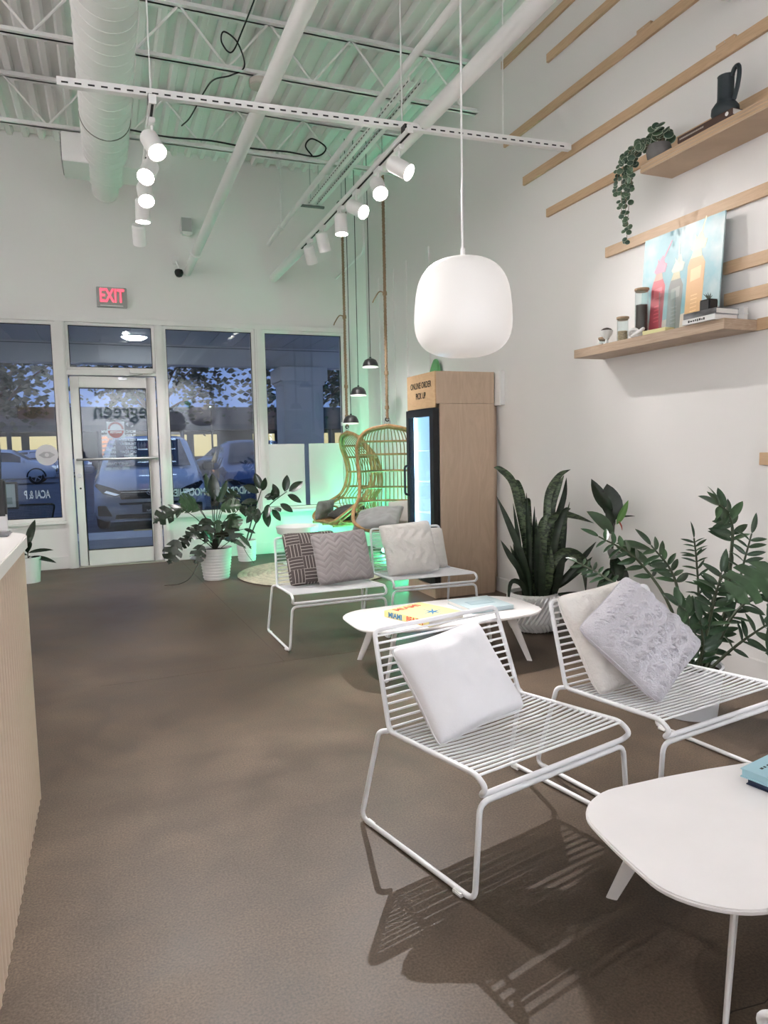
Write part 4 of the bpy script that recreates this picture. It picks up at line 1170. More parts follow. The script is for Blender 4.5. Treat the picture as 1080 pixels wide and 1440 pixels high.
jar('open clear glass cylinder standing in front of the poster', (3.04, 3.235, ZS), .045, .235, 0, None, lid=False)
jar('tiny glass pot of brown spice with a wooden lid', (3.06, 3.815, ZS), .03, .05, .026, mat('spice', (.22, .10, .06), .8), grains=False)
gob = thing('egg_cup', 'white footed ceramic cup heaped with small seeds', 'cup', (2.99, 3.70, ZS))
MB().lathe([(.0001, 0), (.024, 0), (.022, .004), (.008, .012), (.007, .03), (.02, .042), (.034, .06), (.039, .085), (.036, .085), (.03, .062), (.0001, .05)], 28, caps=False).build('cup', MT['pot'], gob)
g = MB(); rnd = random.Random(5)
for k in range(120):
    a = rnd.random() * 2 * PI; q = math.sqrt(rnd.random()); c = Vector((.034 * q * math.cos(a), .034 * q * math.sin(a), .084 + .016 * (1 - q * q)))
    g.box(c.x - .003, c.y - .003, c.z - .003, c.x + .003, c.y + .003, c.z + .003)
o = g.build('seeds', mat('dark_seeds', (.10, .08, .07), .8, var=.4, vscale=200), gob); o['kind'] = 'stuff'
sc = thing('scoop', 'small white ceramic scoop lying by the footed cup', 'scoop', (2.985, 3.765, ZS), rad(50))
MB().lathe([(.0001, 0), (.014, .002), (.02, .012), (.018, .012), (.012, .004), (.0001, .003)], 18, caps=False).build('bowl', MT['pot'], sc)
MB().tube([(.016, 0, .01), (.04, 0, .014), (.065, 0, .012)], .0045, 7).build('handle', MT['pot'], sc)
kn = thing('knot_ornament', 'white ceramic knot ornament in front of the coffee bean jar', 'ornament', (2.985, 3.415, ZS))
pts = []
for k in range(72):
    a = 2 * PI * k / 72 * 2
    r = .030 + .013 * math.cos(1.5 * a)
    pts.append((r * math.cos(a) * .9, r * math.sin(a) * 1.2, .030 + .017 * math.sin(1.5 * a)))
MB().tube(pts, .010, 8, closed=True).build('loop', MT['pot'], kn)
MB().tube([(.030 * math.cos(2 * PI * k / 24), .030 * math.sin(2 * PI * k / 24), .009) for k in range(24)], .009, 8, closed=True).build('ring', MT['pot'], kn)
nb = thing('notepad', 'pale yellow notepad lying flat on the lower shelf', 'notepad', (2.995, 3.255, ZS), rad(4))
MB().box(-.035, -.085, 0, .035, .085, .022).build('sheets', mat('yellow_paper', (.72, .68, .36), .8), nb, bevel=.001)
MB().box(-.035, .075, .022, .035, .085, .0235).build('binding', mat('yellow_binding', (.62, .58, .28), .7), nb)

def spine_book(label, loc, L, d, h, cover, marks, group, rz=0):
    """lies flat, spine facing -x (into the room), length along y"""
    t = thing('book', label, 'book', loc, rz, group)
    MB().box(-d / 2, -L / 2, 0, d / 2, L / 2, .0025).box(-d / 2, -L / 2, h - .0025, d / 2, L / 2, h).box(-d / 2, -L / 2, .0025, -d / 2 + .003, L / 2, h - .0025).build('cover', cover, t, bevel=.0006)
    MB().box(-d / 2 + .003, -L / 2 + .003, .0025, d / 2 - .003, L / 2 - .003, h - .0025).build('pages', MT['paper'], t, smooth=False)
    if marks:
        m = MB(); rnd = random.Random(int(L * 1e4) + int(h * 1e4))
        y = marks[0]
        while y > marks[1]:
            w = rnd.uniform(.006, .014)
            m.box(-d / 2 - .0006, y, h * rnd.uniform(.25, .35), -d / 2 + .001, y - w, h * rnd.uniform(.6, .75)); y -= w + .004
        m.build('spine_marks', marks[2], t, smooth=False)
    return t
wcov = mat('cover_white', (.75, .74, .73), .5); gcov = mat('cover_black_white', (.16, .16, .17), .35, var=.95, vscale=9, stretch=(1, .6, 2))
spine_book('white book with black spine print at the bottom of the shelf stack', (3.015, 2.90, ZS), .22, .16, .028, wcov, (.07, -.04, MT['letter_k']), 'books on the lower shelf')
spine_book('black and white patterned book under the tiny black planter', (3.015, 2.895, ZS + .0285), .215, .16, .030, gcov, None, 'books on the lower shelf', rad(1))
for k in range(2):
    spine_book(('lower' if k == 0 else 'upper') + ' white book of the pair at the shelf end', (3.115, 2.83 - .0, ZS + .031 * k), .14, .035, .03, wcov, None, 'books on the lower shelf')
sp = thing('mini_planter', 'tiny black square planter with a spiky succulent', 'planter', (3.01, 2.905, ZS + .059))
MB().box(-.032, -.035, 0, .032, .035, .062).build('pot', MT['black'], sp, bevel=.006)
MB().box(-.028, -.031, .058, .028, .031, .0625).build('soil', MT['soil'], sp)
for k in range(14):
    a = 2.4 * k; tl = .25 + .6 * (k % 5) / 5; L = .045 - .01 * (k % 3)
    d = Vector((math.cos(a) * tl, math.sin(a) * tl, 1)).normalized()
    MB().tube([Vector((0, 0, .06)), Vector((0, 0, .06)) + d * L * .5, Vector((0, 0, .058)) + d * L + Vector((d.x, d.y, -.2)) * .006], [.0035, .003, .0006], 5).build('leaf', mat('succulent', (.10, .12, .09), .6) if k == 0 else bpy.data.materials['succulent'], sp)

# ------------------------------------------------------------------ things on the upper shelf
ZU = 2.9055
bcov = mat('cover_brown', (.07, .035, .025), .45)
bb = spine_book('long brown book lying flat under the dark jug', (3.075, 2.915, ZU), .36, .23, .033, bcov, None, None)
m = MB(); rnd = random.Random(3)
y = .165
while y > .005:
    w = rnd.uniform(.006, .012); m.box(-.1162, y, .012, -.1145, y - w, .02); y -= w + .003
m.build('spine_marks', mat('spine_ink', (.45, .40, .36), .6), bb, smooth=False)
MB().cyl((-.1145, -.145, .0165), (-.1165, -.145, .0165), .010, n=16).build('spine_logo', bpy.data.materials['cover_white'], bb)
jg = thing('jug', 'matt dark blue-black jug with round belly and tall neck', 'jug', (3.05, 2.865, ZU + .033))
prof = [(.0001, 0), (.035, 0), (.056, .014), (.068, .04), (.066, .065), (.05, .088), (.041, .098), (.0395, .12), (.0395, .215), (.0415, .22), (.038, .22), (.036, .21), (.036, .11), (.0001, .10)]
jm = mat('jug_glaze', (.018, .028, .034), .45)
MB().lathe(prof, 36, caps=False).build('body', jm, jg)
MB().tube(smooth_path([(.0, -.036, .205), (.0, -.052, .235), (.0, -.075, .238), (.0, -.082, .20), (.0, -.072, .14), (.0, -.052, .085)], 5), [.011] * 26, 8).build('handle', jm, jg)

def pilea():
    t = thing('trailing_plant', 'trailing plant with round green leaves in a grey pot on the upper shelf', 'plant', (3.03, 3.31, ZU))
    gp = mat('grey_pot', (.16, .155, .15), .7, bump=.2, bscale=40)
    MB().lathe([(.0001, 0), (.05, 0), (.064, .02), (.07, .055), (.062, .085), (.056, .085), (.056, .075), (.0001, .075)], 28, caps=False).build('pot', gp, t)
    lm = [mat('pilea_leaf', (.055, .10, .055), .4, var=.3, vscale=30), mat('pilea_leaf_dark', (.03, .065, .04), .4, var=.3, vscale=30)]
    rim = mat('pilea_rim', (.38, .44, .34), .5)
    leaf = []
    for m_ in lm:
        mb = MB(); n = 14
        vs = [(0, 0, .12)] + [(.92 * math.cos(2 * PI * k / n), .92 * math.sin(2 * PI * k / n), .05) for k in range(n)] + [(math.cos(2 * PI * k / n), math.sin(2 * PI * k / n), -.02) for k in range(n)]
        fs = [(0, 1 + k, 1 + (k + 1) % n) for k in range(n)] + [(1 + k, 1 + n + k, 1 + n + (k + 1) % n, 1 + (k + 1) % n) for k in range(n)]
        fs += [tuple(1 + n + k for k in range(n - 1, -1, -1))]
        mb.add(vs, fs); me = mb.mesh('leaf', m_)
        me.materials.append(rim)
        for p in me.polygons:
            if len(p.vertices) == 4: p.material_index = 1
        leaf.append(me)
    stem_m = mat('pilea_stem', (.16, .12, .07), .6)
    rnd = random.Random(12)
    vines = [  # local x (towards room -), y (far +), z
        [(-.02, .05, .09), (-.06, .10, .06), (-.09, .14, -.06), (-.10, .15, -.16), (-.10, .155, -.27), (-.10, .15, -.36)],
        [(-.03, .03, .09), (-.09, .09, .05), (-.12, .12, -.05), (-.125, .125, -.14), (-.12, .13, -.22)],
        [(-.01, .05, .09), (-.05, .12, .08), (-.07, .18, .0), (-.075, .19, -.10), (-.07, .185, -.18)],
        [(-.04, .02, .09), (-.10, .06, .07), (-.13, .08, -.01), (-.13, .075, -.08), (-.128, .07, -.15)],
        [(-.02, .05, .09), (-.09, .10, .10), (-.13, .16, .04), (-.135, .19, -.05), (-.13, .20, -.13)],
        [(-.02, .03, .09), (-.08, .07, .11), (-.135, .11, .05), (-.15, .13, -.04), (-.145, .14, -.16), (-.14, .14, -.30)],
        [(0, .03, .09), (-.03, .08, .12), (-.05, .13, .07), (-.06, .16, -.03), (-.07, .165, -.22), (-.075, .17, -.36), (-.08, .165, -.42)]]
    for v in vines:
        P = smooth_path(v, 7)
        MB().tube(P, .0018, 4).build('stem', stem_m, t)
        for i in range(3, len(P), 1):
            if rnd.random() < .3: continue
            s = rnd.uniform(.018, .026) * (1 - .35 * i / len(P))
            off = Vector((rnd.uniform(-1, .3), rnd.uniform(-1, 1), rnd.uniform(-.3, .5))).normalized() * rnd.uniform(.008, .022)
            nrm = Vector((-1 + rnd.uniform(-.4, .4), -.7 + rnd.uniform(-.7, .7), .1 + rnd.uniform(-.4, .5))).normalized()
            M = nrm.to_track_quat('Z', 'Y').to_matrix().to_4x4() @ Matrix.Diagonal((s, s * rnd.uniform(.8, 1), s, 1)); M.translation = P[i] + off
            link('leaf', leaf[rnd.random() < .5], t, M)
    for k in range(26):   # the bushy head
        a = rnd.random() * 2 * PI; r = rnd.uniform(.01, .085)
        p = Vector((r * math.cos(a) * .8 - .01, r * math.sin(a), .10 + rnd.uniform(0, .10) * (1 - r / .1) + rnd.uniform(0, .03)))
        s = rnd.uniform(.021, .029)
        nrm = Vector((-.8 + rnd.uniform(-.5, .5), -.6 + rnd.uniform(-.7, .7), .5 + rnd.uniform(-.4, .6))).normalized()
        M = nrm.to_track_quat('Z', 'Y').to_matrix().to_4x4() @ Matrix.Diagonal((s, s, s, 1)); M.translation = p
        link('leaf', leaf[k % 2], t, M)
        MB().tube([(0, 0, .075), (p.x * .6, p.y * .6, p.z * .8 + .01), p], .0012, 3).build('stem', stem_m, t)
    MB().lathe([(.0001, .078), (.055, .076)], 16, caps=False).build('soil', MT['soil'], t)
    return t
pilea()
# ------------------------------------------------------------------ plants
def leaf_mesh(name, m, L=1.0, W=.35, n=8, shape=1.0, fold=.12, droop=.25, tip=1.0):
    """a leaf of unit length along +y, normal +z, with a folded midrib and real thickness at the rib"""
    mb = MB(); vs = []; fs = []
    for i in range(n + 1):
        t = i / n
        w = W * .5 * (math.sin(PI * t ** shape)) ** .75 if 0 < t < 1 else .004
        y = L * t; z = -droop * t * t
        vs += [(-w, y, z + fold * w), (-w * .5, y, z + fold * w * .35), (0, y, z - .004), (w * .5, y, z + fold * w * .35), (w, y, z + fold * w)]
    for i in range(n):
        for k in range(4): fs.append((i * 5 + k, i * 5 + k + 1, (i + 1) * 5 + k + 1, (i + 1) * 5 + k))
    # underside, a little below
    o = len(vs)
    vs += [(x, y, z - .006 if 0 < j % 5 < 4 else z - .001) for j, (x, y, z) in enumerate(vs)]
    fs += [tuple(o + q for q in f[::-1]) for f in fs]
    mb.add(vs, fs)
    return mb.mesh(name, m, fixn=False, sharp=80)

lf_dark = mat('leaf_rubber', (.018, .030, .018), .25, var=.4, vscale=3, coat=.3)
lf_mid = mat('leaf_mid', (.035, .075, .032), .32, var=.35, vscale=4, coat=.2)
lf_zz = mat('leaf_glossy', (.026, .060, .028), .28, var=.3, vscale=4, coat=.3)
lf_new = mat('leaf_new', (.12, .26, .07), .35)
lf_red = mat('leaf_sheath', (.40, .08, .06), .4)
stem_g = mat('stem_green', (.040, .052, .026), .5); stem_d = mat('stem_dark', (.030, .026, .018), .6)

def soil(t, r, z): MB().lathe([(.0001, z + .01), (r * .6, z + .006), (r, z)], 20, caps=False).build('soil', MT['soil'], t)

def snake_mat():
    m = bpy.data.materials.new('leaf_snake'); m.use_nodes = True; nt = m.node_tree; b = nt.nodes['Principled BSDF']; b.inputs['Roughness'].default_value = .38
    tc = nt.nodes.new('ShaderNodeTexCoord'); mp = nt.nodes.new('ShaderNodeMapping'); mp.inputs['Scale'].default_value = (.35, .35, 1)
    nt.links.new(tc.outputs['Object'], mp.inputs[0])
    n = nt.nodes.new('ShaderNodeTexNoise'); n.inputs['Scale'].default_value = 70; n.inputs['Detail'].default_value = 3; n.inputs['Distortion'].default_value = .8
    nt.links.new(mp.outputs[0], n.inputs['Vector'])
    r = nt.nodes.new('ShaderNodeValToRGB'); r.color_ramp.elements[0].position = .44; r.color_ramp.elements[0].color = (.018, .030, .018, 1)
    r.color_ramp.elements[1].position = .58; r.color_ramp.elements[1].color = (.085, .125, .062, 1)
    nt.links.new(n.outputs['Fac'], r.inputs[0]); nt.links.new(r.outputs[0], b.inputs['Base Color']); return m
lf_snake = snake_mat(); lf_snake_d = mat('leaf_snake_dark', (.020, .034, .019), .36, var=.4, vscale=12, stretch=(.4, .4, 2))

def strap(name, path, W, face, m, parent):
    """a long strap leaf following a path; face = direction its upper face looks at the base"""
    P = smooth_path(path, 5); N = len(P); vs = []; fs = []
    f = Vector(face)
    for i in range(N):
        t = i / (N - 1)
        d = (P[min(i + 1, N - 1)] - P[max(i - 1, 0)]).normalized()
        f = (f - d * f.dot(d)).normalized(); x = d.cross(f)
        w = W * .5 * (min(1, .55 + t * 1.6)) * (1 - max(0, (t - .6) / .4) ** 1.8) + .0008
        for s in (-1, -.5, 0, .5, 1): vs.append(P[i] + x * w * s + f * w * .38 * (s * s))
        for s in (1, .5, 0, -.5, -1): vs.append(P[i] + x * w * s + f * (w * .38 * (s * s) - (.0032 if abs(s) < 1 else .0006)))
    for i in range(N - 1):
        for k in range(10): fs.append((i * 10 + k, i * 10 + (k + 1) % 10, (i + 1) * 10 + (k + 1) % 10, (i + 1) * 10 + k))
    fs += [tuple(range(9, -1, -1)), tuple(range((N - 1) * 10, N * 10))]
    return MB().add(vs, fs).build(name, m, parent, fixn=False, sharp=60)

# snake plant in the ribbed pot
sn = thing('snake_plant', 'snake plant with mottled strap leaves in a white grooved pot', 'plant', (2.755, 4.17, 0))
def grooved_pot(t):
    n = 60; R0, R1, H = .135, .172, .265
    mb = MB()
    def fn(u, v):
        a = 2 * PI * u; z = H * v
        r = R0 + (R1 - R0) * min(1, v / .22) ** .6 if v < .22 else R1 + (.004 * (v - .22))
        return (r * math.cos(a), r * math.sin(a), z)
    mb.grid(fn, 60, 12, closed_u=True)
    mb.lathe([(R1 + .003, H), (R1 - .012, H), (R1 - .014, H - .03), (.0001, H - .03)], 60, caps=False)
    mb.add([(R0 * math.cos(2 * PI * k / 60), R0 * math.sin(2 * PI * k / 60), 0) for k in range(60)], [tuple(range(59, -1, -1))])
    body = mb.build('pot', MT['pot'], t)
    # raised slanting ribs, leaning one way above the shoulder and the other way below it
    rib = MB(); nr = 34
    for band, (v0, v1, tw) in enumerate(((.04, .25, -.9), (.25, .93, .75))):
        for k in range(nr):
            pts = []
            for i in range(7):
                v = v0 + (v1 - v0) * i / 6; a = 2 * PI * k / nr + tw * (v - .25) * 1.3
                r = R0 + (R1 - R0) * min(1, v / .22) ** .6 if v < .22 else R1 + .004 * (v - .22)
                pts.append((r * math.cos(a), r * math.sin(a), H * v))
            o = MB().tube(pts, .0125, 4).build('rib', MT['pot'], t)
grooved_pot(sn); soil(sn, .158, .24)
rnd = random.Random(31)
def P3(x, y, z): return Vector((x, y, z)) - Vector((2.755, 4.17, 0))
strapl = [  # world points base -> tip, width
    ([(2.72, 4.15, .24), (2.66, 4.12, .6), (2.61, 4.12, .85), (2.56, 4.13, 1.05), (2.47, 4.14, 1.14), (2.43, 4.15, 1.15)], .062, 1),
    ([(2.70, 4.10, .24), (2.60, 4.05, .5), (2.50, 4.06, .75), (2.42, 4.10, .96)], .055, 0),
    ([(2.69, 4.12, .24), (2.60, 4.08, .42), (2.51, 4.08, .55), (2.45, 4.10, .66)], .05, 0),
    ([(2.66, 4.10, .24), (2.58, 4.06, .36), (2.50, 4.06, .37), (2.48, 4.06, .20)], .045, 0),
    ([(2.74, 4.17, .24), (2.72, 4.2, .6), (2.70, 4.22, .9), (2.66, 4.22, 1.03), (2.63, 4.2, 1.06)], .06, 1),
    ([(2.78, 4.12, .24), (2.79, 4.06, .55), (2.79, 4.06, .78), (2.82, 4.08, .96), (2.92, 4.10, 1.08), (3.03, 4.12, 1.12)], .065, 1),
    ([(2.80, 4.2, .24), (2.88, 4.22, .5), (2.97, 4.22, .72), (3.03, 4.2, .92), (3.04, 4.18, 1.06)], .058, 0),
    ([(2.82, 4.15, .24), (2.87, 4.14, .6), (2.90, 4.15, .86), (2.95, 4.15, 1.0), (2.99, 4.14, 1.08)], .055, 1),
    ([(2.77, 4.2, .24), (2.77, 4.24, .6), (2.76, 4.25, .85), (2.73, 4.22, .92), (2.69, 4.2, .88)], .06, 1),
    ([(2.76, 4.1, .24), (2.73, 4.03, .55), (2.74, 4.0, .73), (2.84, 4.0, .82), (2.98, 4.0, .80), (3.14, 4.0, .745)], .06, 1),
    ([(2.78, 4.08, .24), (2.78, 4.0, .45), (2.84, 3.97, .56), (2.95, 3.96, .55), (3.05, 3.95, .46), (3.10, 3.95, .38)], .07, 1),
    ([(2.80, 4.1, .24), (2.92, 4.02, .38), (3.04, 3.98, .52), (3.13, 3.96, .62)], .05, 0),
    ([(2.80, 4.14, .24), (2.95, 4.08, .33), (3.08, 4.05, .43), (3.16, 4.04, .50)], .05, 0),
    ([(2.82, 4.1, .24), (2.95, 3.98, .262), (3.08, 3.9, .255), (3.16, 3.86, .25)], .045, 0),
    ([(2.80, 4.06, .24), (2.92, 3.95, .22), (3.03, 3.9, .20), (3.13, 3.88, .18)], .04, 0),
    ([(2.82, 4.12, .24), (2.90, 4.02, .5), (2.97, 3.98, .55), (3.02, 3.95, .42), (3.03, 3.94, .27)], .05, 0),
    ([(2.74, 4.08, .24), (2.72, 4.02, .5), (2.71, 4.0, .74), (2.75, 3.99, .84)], .085, 1),
    ([(2.72, 4.05, .24), (2.68, 4.0, .5), (2.66, 3.98, .76)], .07, 0),
    ([(2.70, 4.17, .24), (2.66, 4.2, .5), (2.64, 4.22, .78)], .05, 0),
    ([(2.78, 4.06, .24), (2.79, 4.0, .5), (2.82, 3.98, .72), (2.88, 3.98, .84), (2.93, 3.98, .86)], .06, 0),
    ([(2.83, 4.17, .24), (2.87, 4.18, .5), (2.88, 4.19, .75)], .06, 0),
    ([(2.72, 4.02, .24), (2.69, 3.97, .4), (2.68, 3.96, .58)], .06, 0),
    ([(2.84, 4.05, .24), (2.86, 4.0, .45), (2.87, 3.99, .66)], .065, 0),
    ([(2.76, 4.04, .24), (2.755, 3.99, .42), (2.76, 3.97, .62)], .08, 1),
    ([(2.86, 4.12, .24), (2.93, 4.1, .45), (2.96, 4.1, .68), (2.98, 4.1, .86)], .05, 0),
    ([(2.68, 4.14, .24), (2.62, 4.14, .45), (2.58, 4.15, .62)], .045, 0)]
for k in range(14):   # slimmer leaves filling the middle of the clump
    a = 2 * PI * k / 14 + .2; r = .05 + .06 * rnd.random(); h = rnd.uniform(.5, .98); o = rnd.uniform(.05, .17)
    bx, by = 2.755 + r * math.cos(a), 4.15 + r * math.sin(a)
    strapl.append(([(bx, by, .24), (bx + o * .4 * math.cos(a), by + o * .4 * math.sin(a), .24 + (h - .24) * .5), (bx + o * math.cos(a), by + o * math.sin(a) * .7, h)], rnd.uniform(.035, .05), k % 3 == 0))
for pts, w, k in strapl:
    strap('leaf', [P3(*p) for p in pts], w * .8, (-.3, -1, .2), lf_snake if k else lf_snake_d, sn)

# generic stem plants ------------------------------------------------
def put_leaf(me, t, base, tipdir, L, W=None, roll=0, nrm=(0, 0, 1)):
    M = lookM(base, tipdir, nrm, (W or L, L, L))
    M = M @ Matrix.Rotation(roll, 4, 'Y')
    return link('leaf', me, t, M)

rub = leaf_mesh('leaf', lf_dark, 1, .46, 8, .9, .18, .10)
rub2 = leaf_mesh('leaf', lf_mid, 1, .44, 8, .9, .2, .18)
newl = leaf_mesh('leaf', lf_new, 1, .36, 8, .9, .7, .35)

def simple_pot(t, r0, r1, h, m, rings=0, lip=.006):
    MB().lathe([(.0001, 0), (r0, 0), (r1, h), (r1 - lip * 1.6, h), (r1 - lip * 2, h - .03), (.0001, h - .03)], 40, caps=False).build('pot', m, t)
    for k in range(rings):
        v = (k + .7) / (rings + 1.6); r = r0 + (r1 - r0) * v
        MB().tube([((r + .001) * math.cos(2 * PI * i / 36), (r + .001) * math.sin(2 * PI * i / 36), h * v) for i in range(36)], .0045, 5, closed=True).build('ring', m, t)

# rubber plant by the right wall
rp = thing('rubber_plant', 'rubber plant with broad dark leaves standing between snake and glossy plants', 'plant', (3.0, 3.62, 0))
simple_pot(rp, .10, .13, .24, MT['pot']); soil(rp, .115, .215)
def stem(t, pts, r0, r1, m, name='stem'):
    P = smooth_path(pts, 5); n = len(P)
    MB().tube(P, [r0 + (r1 - r0) * i / (n - 1) for i in range(n)], 6).build(name, m, t); return P
stem(rp, [(0, 0, .2), (-.02, 0, .45), (.0, .01, .70), (.015, .02, .80)], .010, .006, stem_d)
rl = [  # base, direction, length, width, normal
    ((.02, .02, .80), (-.02, .10, .45), .225, .34, (-.4, -1, .2), rub), ((.015, .02, .76), (-.12, -.02, .22), .13, .24, (-.5, -1, .3), rub),
    ((.0, .02, .85), (-.32, .05, .45), .24, .20, (-.7, -.3, .2), rub), ((0, .0, .72), (-.35, -.02, .32), .22, .26, (-.3, -.8, .7), rub2),
    ((.02, .0, .78), (.10, -.1, .30), .15, .2, (-.5, -.8, .2), newl), ((.03, .0, .82), (.25, -.1, .05), .10, .13, (0, -.4, 1), rub),
    ((0, -.02, .66), (.35, -.25, -.02), .21, .25, (-.1, -.5, 1), rub2), ((0, -.02, .64), (.20, -.35, -.12), .22, .26, (-.1, -.6, .8), rub2),
    ((0, -.02, .62), (-.30, -.30, -.02), .20, .24, (-.1, -.5, .8), rub), ((0, .0, .58), (-.15, -.3, -.25), .2, .24, (-.3, -.8, .5), rub),
    ((-.01, -.02, .54), (.12, -.15, -.40), .22, .26, (.2, -.9, .2), rub), ((-.02, -.03, .50), (-.35, -.15, -.32), .25, .22, (-.4, -.8, .5), rub2),
    ((0, -.02, .56), (.02, -.2, -.35), .2, .26, (0, -.9, .3), rub), ((-.02, 0, .5), (-.2, -.12, -.1), .16, .2, (-.2, -.6, .8), rub)]
for b, d, L, W, nr, me in rl: put_leaf(me, rp, b, d, L * 1.1, L * W / .25, 0, nr)
MB().tube([(.03, -.01, .80), (.045, -.015, .77), (.05, -.018, .74)], [.006, .005, .001], 6).build('bud', lf_red, rp)

# glossy zz plant in the white tub
zz = thing('zz_plant', 'glossy leaved plant with arching stems in a plain white tub', 'plant', (2.555, 2.535, 0))
simple_pot(zz, .13, .155, .24, mat('tub_white', (.68, .69, .72), .45), lip=.008); soil(zz, .14, .215)
zl = leaf_mesh('leaf', lf_zz, 1, .34, 8, .85, .25, .12); zl2 = leaf_mesh('leaf', lf_mid, 1, .36, 8, .85, .2, .2)
zrnd = random.Random(77)
def zz_stem(pts, n, L, spread=1.0, nrm=(-.2, -.7, .7), t=zz, start=.35, w=1.0, r=.009):
    P = stem(t, pts, r, .004, stem_g)
    N = len(P)
    for k in range(n):
        q = start + (1 - start) * (k + .5) / n; i = min(N - 2, int(q * (N - 1)))
        d = (P[i + 1] - P[i]).normalized(); nn = Vector(nrm); x = d.cross(nn).normalized()
        for s in (-1, 1):
            dd = (x * s * spread + d * .45 + Vector((zrnd.uniform(-.15, .15), zrnd.uniform(-.15, .15), zrnd.uniform(-.1, .15)))).normalized()
            LL = L * zrnd.uniform(.8, 1.1) * (1 - .35 * abs(q - .6))
            put_leaf(zl if zrnd.random() < .65 else zl2, t, P[i], dd, LL, LL * w, zrnd.uniform(-.5, .5), nn + Vector((zrnd.uniform(-.4, .4), zrnd.uniform(-.4, .4), zrnd.uniform(-.4, .4))))
    put_leaf(zl, t, P[-1], d, L, L * w, 0, nrm)
def Z(x, y, z): return Vector((x, y, z)) - Vector((2.555, 2.535, 0))
zz_stem([Z(2.62, 2.52, .21), Z(2.74, 2.50, .48), Z(2.765, 2.50, .72), Z(2.772, 2.50, .88), Z(2.73, 2.50, .97), Z(2.68, 2.50, 1.0)], 8, .125, w=.95, r=.012, start=.5)
zz_stem([Z(2.56, 2.54, .21), Z(2.68, 2.61, .50), Z(2.675, 2.62, .71), Z(2.655, 2.62, .83)], 11, .085, w=.5, start=.35, r=.007)
zz_stem([Z(2.52, 2.56, .21), Z(2.60, 2.70, .46), Z(2.575, 2.93, .69), Z(2.45, 3.08, .80)], 7, .105, start=.55, w=.9, r=.011)
zz_stem([Z(2.54, 2.56, .21), Z(2.63, 2.68, .50), Z(2.67, 2.78, .64), Z(2.60, 2.85, .77)], 7, .115, start=.5, w=.9, r=.011)
zz_stem([Z(2.50, 2.54, .21), Z(2.52, 2.80, .46), Z(2.47, 3.05, .58), Z(2.42, 3.22, .64)], 6, .09, start=.6, w=.8)
zz_stem([Z(2.62, 2.50, .21), Z(2.74, 2.46, .49), Z(2.785, 2.45, .69), Z(2.84, 2.45, .86)], 9, .105, w=.75)
zz_stem([Z(2.60, 2.48, .21), Z(2.67, 2.40, .48), Z(2.76, 2.36, .58), Z(2.84, 2.35, .63)], 7, .105, w=.8)
zz_stem([Z(2.60, 2.47, .21), Z(2.66, 2.38, .34), Z(2.74, 2.33, .42), Z(2.84, 2.30, .48)], 6, .10, w=.8, start=.3)
zz_stem([Z(2.55, 2.47, .21), Z(2.55, 2.42, .45), Z(2.57, 2.40, .60), Z(2.60, 2.40, .70)], 8, .115, w=.95, start=.25)
zz_stem([Z(2.50, 2.50, .21), Z(2.45, 2.44, .42), Z(2.42, 2.42, .52), Z(2.36, 2.41, .57)], 7, .12, w=1.1, start=.2)
zz_stem([Z(2.54, 2.48, .21), Z(2.53, 2.43, .36), Z(2.50, 2.42, .48)], 7, .115, w=1.1, start=.15)
zz_stem([Z(2.58, 2.54, .21), Z(2.65, 2.53, .42), Z(2.70, 2.53, .56), Z(2.76, 2.53, .66)], 8, .11, w=.9, start=.2)
zz_stem([Z(2.50, 2.48, .21), Z(2.47, 2.45, .30), Z(2.44, 2.44, .38)], 5, .10, w=1.1, start=.1)
zz_stem([Z(2.60, 2.52, .21), Z(2.66, 2.48, .36), Z(2.70, 2.46, .46)], 6, .11, w=1.0, start=.15)

# split-leaf plant at the right edge
def monstera_leaf(m, name='leaf', cuts=4, W=.8):
    """unit long heart leaf with side slits, built from lobes along the midrib"""
    mb = MB(); n = 44
    def hw(t): return W * .5 * (math.sin(PI * min(1, t * .93 + .07)) ** .6)
    vs = []; fs = []
    row = []
    for i in range(n + 1):
        t = i / n
        w = max(.012, hw(t) * (1 - t ** 6))
        ph = (t * cuts * 1.15 - .1) % 1
        if .15 < t < .88 and ph > .80: w *= .42
        z = -.25 * t * t
        row.append((t, w, z))
    for t, w, z in row:
        lag = .10 * (w / (W * .5))
        lag = -lag * 1.3
        vs += [(-w, t - lag, z + .04 - .12 * w * w), (-w * .4, t - lag * .3, z + .05 * w), (0, t, z), (w * .4, t - lag * .3, z + .05 * w), (w, t - lag, z + .04 - .12 * w * w)]
    for i in range(n):
        for k in range(4): fs.append((i * 5 + k, i * 5 + k + 1, (i + 1) * 5 + k + 1, (i + 1) * 5 + k))
    o = len(vs); vs += [(x, y, z - .007) for x, y, z in vs]
    fs += [tuple(o + q for q in f[::-1]) for f in fs]
    mb.add(vs, fs); return mb.mesh(name, m, fixn=False, sharp=80)
mon = monstera_leaf(lf_mid, cuts=4); mon_d = monstera_leaf(lf_dark, cuts=3.2); mon_w = monstera_leaf(lf_zz, cuts=0.01, W=.62)
mp_ = thing('split_leaf_plant', 'split-leaf plant in a white pot beside the glossy plant', 'plant', (2.82, 2.13, 0))
simple_pot(mp_, .12, .15, .36, MT['pot']); soil(mp_, .125, .335)
def Q(x, y, z): return Vector((x, y, z)) - Vector((2.82, 2.13, 0))
